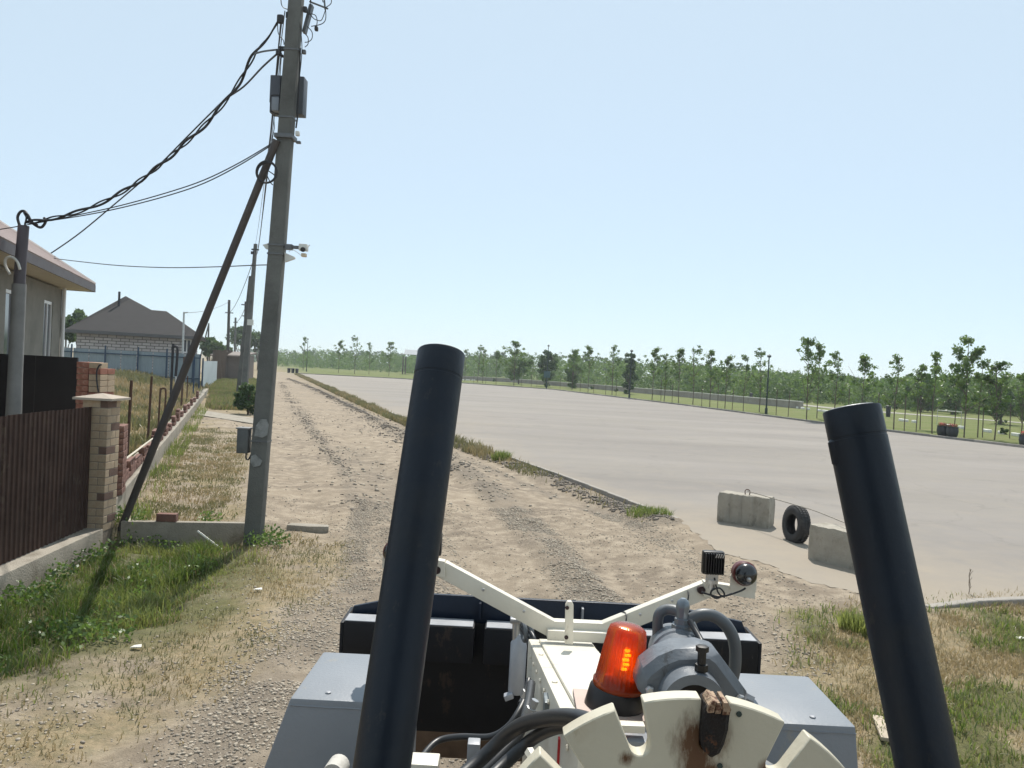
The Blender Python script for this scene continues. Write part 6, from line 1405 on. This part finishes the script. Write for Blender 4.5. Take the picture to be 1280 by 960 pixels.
t = R(-5.1); rc = Vector((-math.sin(t), 0, math.cos(t))); rs_ = Matrix.Rotation(R(5.1), 3, 'Y')
pinc = sc_ + rc * (SR - .048)
pw_ = [(-.024, .052), (.024, .052), (.026, .0), (.022, -.03), (.013, -.058), (-.012, -.058), (-.023, -.03), (-.026, 0)]
pin = MB().prism([pinc + Vector((0, -.030, 0)) + rs_ @ Vector((x, 0, z)) for x, z in pw_], (0, .075, 0)).build('lock_pin', mat('rusty_pin', (.010, .006, .005), .85, 0, .5, 18, .6, 90, (.16, .06, .022), (16, .60, .08)), sad, bevel=.01, bseg=1)
mb = MB()
for x0_, x1_, za, zb in ((-.023, -.009, .048, .058), (-.008, .004, .056, .046), (.006, .022, .058, .047)):
    q = [(x0_, .034), (x0_, za), ((x0_ + x1_) / 2, max(za, zb) + .001), (x1_, zb), (x1_ - .002, .036)]
    mb.prism([pinc + Vector((0, -.034, 0)) + rs_ @ Vector((x, 0, z)) for x, z in q], (0, .055, .001))
mb.build('lit_facets', mat('lit_rust', (.34, .24, .16), .7, .2, .4, 60, .5, 90, (.10, .04, .02), (50, .5, .1)), pin)  # lighter tan paints the light on the pin's rusty top facets
for px, py in ((924, 893), (900, 958)): MB().lathe(P(px, py, SY - .002), (0, 1, 0), [(0, .006), (.004, .006)], 8).build('chip', mat('dark_chip', (.03, .05, .045), .7), sad)
MB().box((MC + .07, SY + .26, 1.62), (.36, .42, .3)).build('saddle_bracket', GREY, gr, bevel=.01)
MB().tube([P(662, 940, 1.75), P(668, 950, 1.72), P(690, 972, 1.7)], .012, 6).build('handle_tip', WHP, gr)
MB().box(P(955, 965, 1.72), (.08, .05, .04), Matrix.Rotation(.5, 3, 'Y')).build('link_end', GREY, gr, bevel=.005)

# blade lift cylinders either side of the view
def bigcyl(bot, top, r, label, seg=40):
    ax_ = (bot - top).normalized()                              # measured down from the top
    L = (bot - top).length
    c_ = MB().lathe(top, ax_, [(.0, r * .86), (.0015, r * .98), (.004, r), (.066, r), (.067, r * .985), (.072, r * .985), (.073, r), (L, r)], seg).build('blade_cylinder', TBL, gr, autos=True)
    c_['label'] = label
    return c_, ax_
cA, axA = bigcyl(P(470, 1010, 1.66), P(552, 441, 2.05), .0615, 'left black lift cylinder')
cB, axB = bigcyl(P(1176, 1040, 1.66), P(1064, 510, 1.86), .0640, 'right black lift cylinder')
nh = Vector((axB.y, -axB.x, 0)).normalized()
tB = P(1064, 510, 1.86)
MB().lathe(tB + axB * .07 + Vector((-.048, -.0, 0)), axB, [(0, .012), (.012, .022), (.06, .022), (.075, .012)], 16).build('port_boss', TBL, cB, autos=True)
MB().lathe(tB - axB * .0005, axB * -1, [(0, .052), (.0015, .05)], 32).build('lit_top_disc', mat('lit_top_grey', (.2, .21, .23), .5, .2, .1, 9), cB)  # grey disc paints the lit top face of the black cylinder
for c_, ax_, bt_ in ((cA, axA, P(470, 1010, 1.66)), (cB, axB, P(1176, 1040, 1.66))):
    MB().tube([bt_ - ax_ * .02, bt_ + ax_ * .9], .035, 14).build('rod', CHR, c_, autos=True)
MB().box(P(549, 680, 1.92), (.012, .03, .05)).build('hose_clip', CAB, gr)

# the cab round the driver: low front, sides, roof and back wall (open toward the road; out of view, added to block sky light from behind)
CB = mat('cab_paint', (.30, .29, .26), .5, 0, .08, 3); CI = mat('cab_lining', (.04, .04, .042), .8, 0, .15, 6, .2)
cabx0, cabx1 = MC - .95, MC + .62
cab = MB().box((MC - .165, -.95, 2.45), (1.5, .06, 2.0)).box((cabx0, -.35, 1.60), (.05, 1.2, .9)).box((cabx1, -.35, 1.60), (.05, 1.2, .9)).box((MC - .165, .25, 1.55), (1.5, .05, .8)).box((MC - .165, -.35, 1.16), (1.5, 1.15, .05)).build('cab', CI, gr, bevel=.01)
MB().box((MC - .165, -.30, 3.52), (1.66, 1.4, .08)).build('roof', CB, cab, bevel=.02)
MB().box((MC - .165, .12, 2.02), (1.4, .22, .10)).build('dashboard', CI, cab, bevel=.02)
for sx in (cabx0 + .01, cabx1 - .01):
    MB().box((sx, -.92, 2.52), (.06, .06, 1.93)).build('pillar', CB, cab)
MB().box((MC, -1.9, 1.55), (1.0, 1.8, 1.0)).build('engine_cover', WHP, gr, bevel=.03)
for sx in (-1, 1):
    for yy in (-.9, -2.3):
        c = Vector((MC + sx * .98, yy, .56)); wh = MB().lathe(c, (1, 0, 0), [(-.17, .30), (-.19, .40), (-.19, .52), (-.14, .56), (.14, .56), (.19, .52), (.19, .40), (.17, .30)], 32).build('wheel', mat('tyre_rubber', (0, 0, 0)), gr, autos=True)
        MB().lathe(c, (1, 0, 0), [(-.12, .05), (-.14, .29), (.14, .29), (.12, .05)], 24).build('rim', WHP, wh, autos=True)
MB().box((MC, -1.6, .75), (.5, 2.2, .5)).build('rear_frame', GREY, gr, bevel=.02)

# thin summer haze in the air
hz_m = bpy.data.materials.new('haze'); hz_m.use_nodes = True; hn_ = hz_m.node_tree.nodes; hn_.remove(hn_['Principled BSDF'])
pv = hn_.new('ShaderNodeVolumePrincipled'); pv.inputs['Color'].default_value = (.86, .93, 1, 1); pv.inputs['Density'].default_value = HAZE; pv.inputs['Anisotropy'].default_value = .3
hz_m.node_tree.links.new(pv.outputs[0], hn_['Material Output'].inputs['Volume'])
if HAZE:
    tag(MB().box((100, 300, 12.5), (1300, 760, 29.0)).build('haze', hz_m), 'thin pale summer haze over the whole place', kind='stuff')

for px, py, Y in ((604, 737, 3.85), (655, 764, 3.85), (800, 768, 3.85), (840, 751, 3.85)): MB().lathe(P(px, py, Y - .002), (0, -1, 0), [(0, .008), (.006, .008), (.008, .005)], 6).build('bolt', CHR, lbk)
for k in range(9):
    y_ = 2.2 + k * .2; MB().lathe((fl(y_) - .001, y_, fz(y_) - .05), (-1, 0, 0), [(0, .009), (.006, .009), (.008, .005)], 6).build('bolt', WHP, gr)
wd_ = MB()
for sx in (-1, 1):
    xo = P(363, 866, 3.4).x if sx < 0 else P(1070, 915, 3.4).x
    wd_.tube([Vector((xo, 3.398, zF - .03 + random.uniform(-.001, .001) )) + Vector((-sx * .06 * i, 0, random.uniform(-.002, .002))) for i in range(9)], .004, 5)
wd_.build('weld_seam', GREY, gr, autos=True)
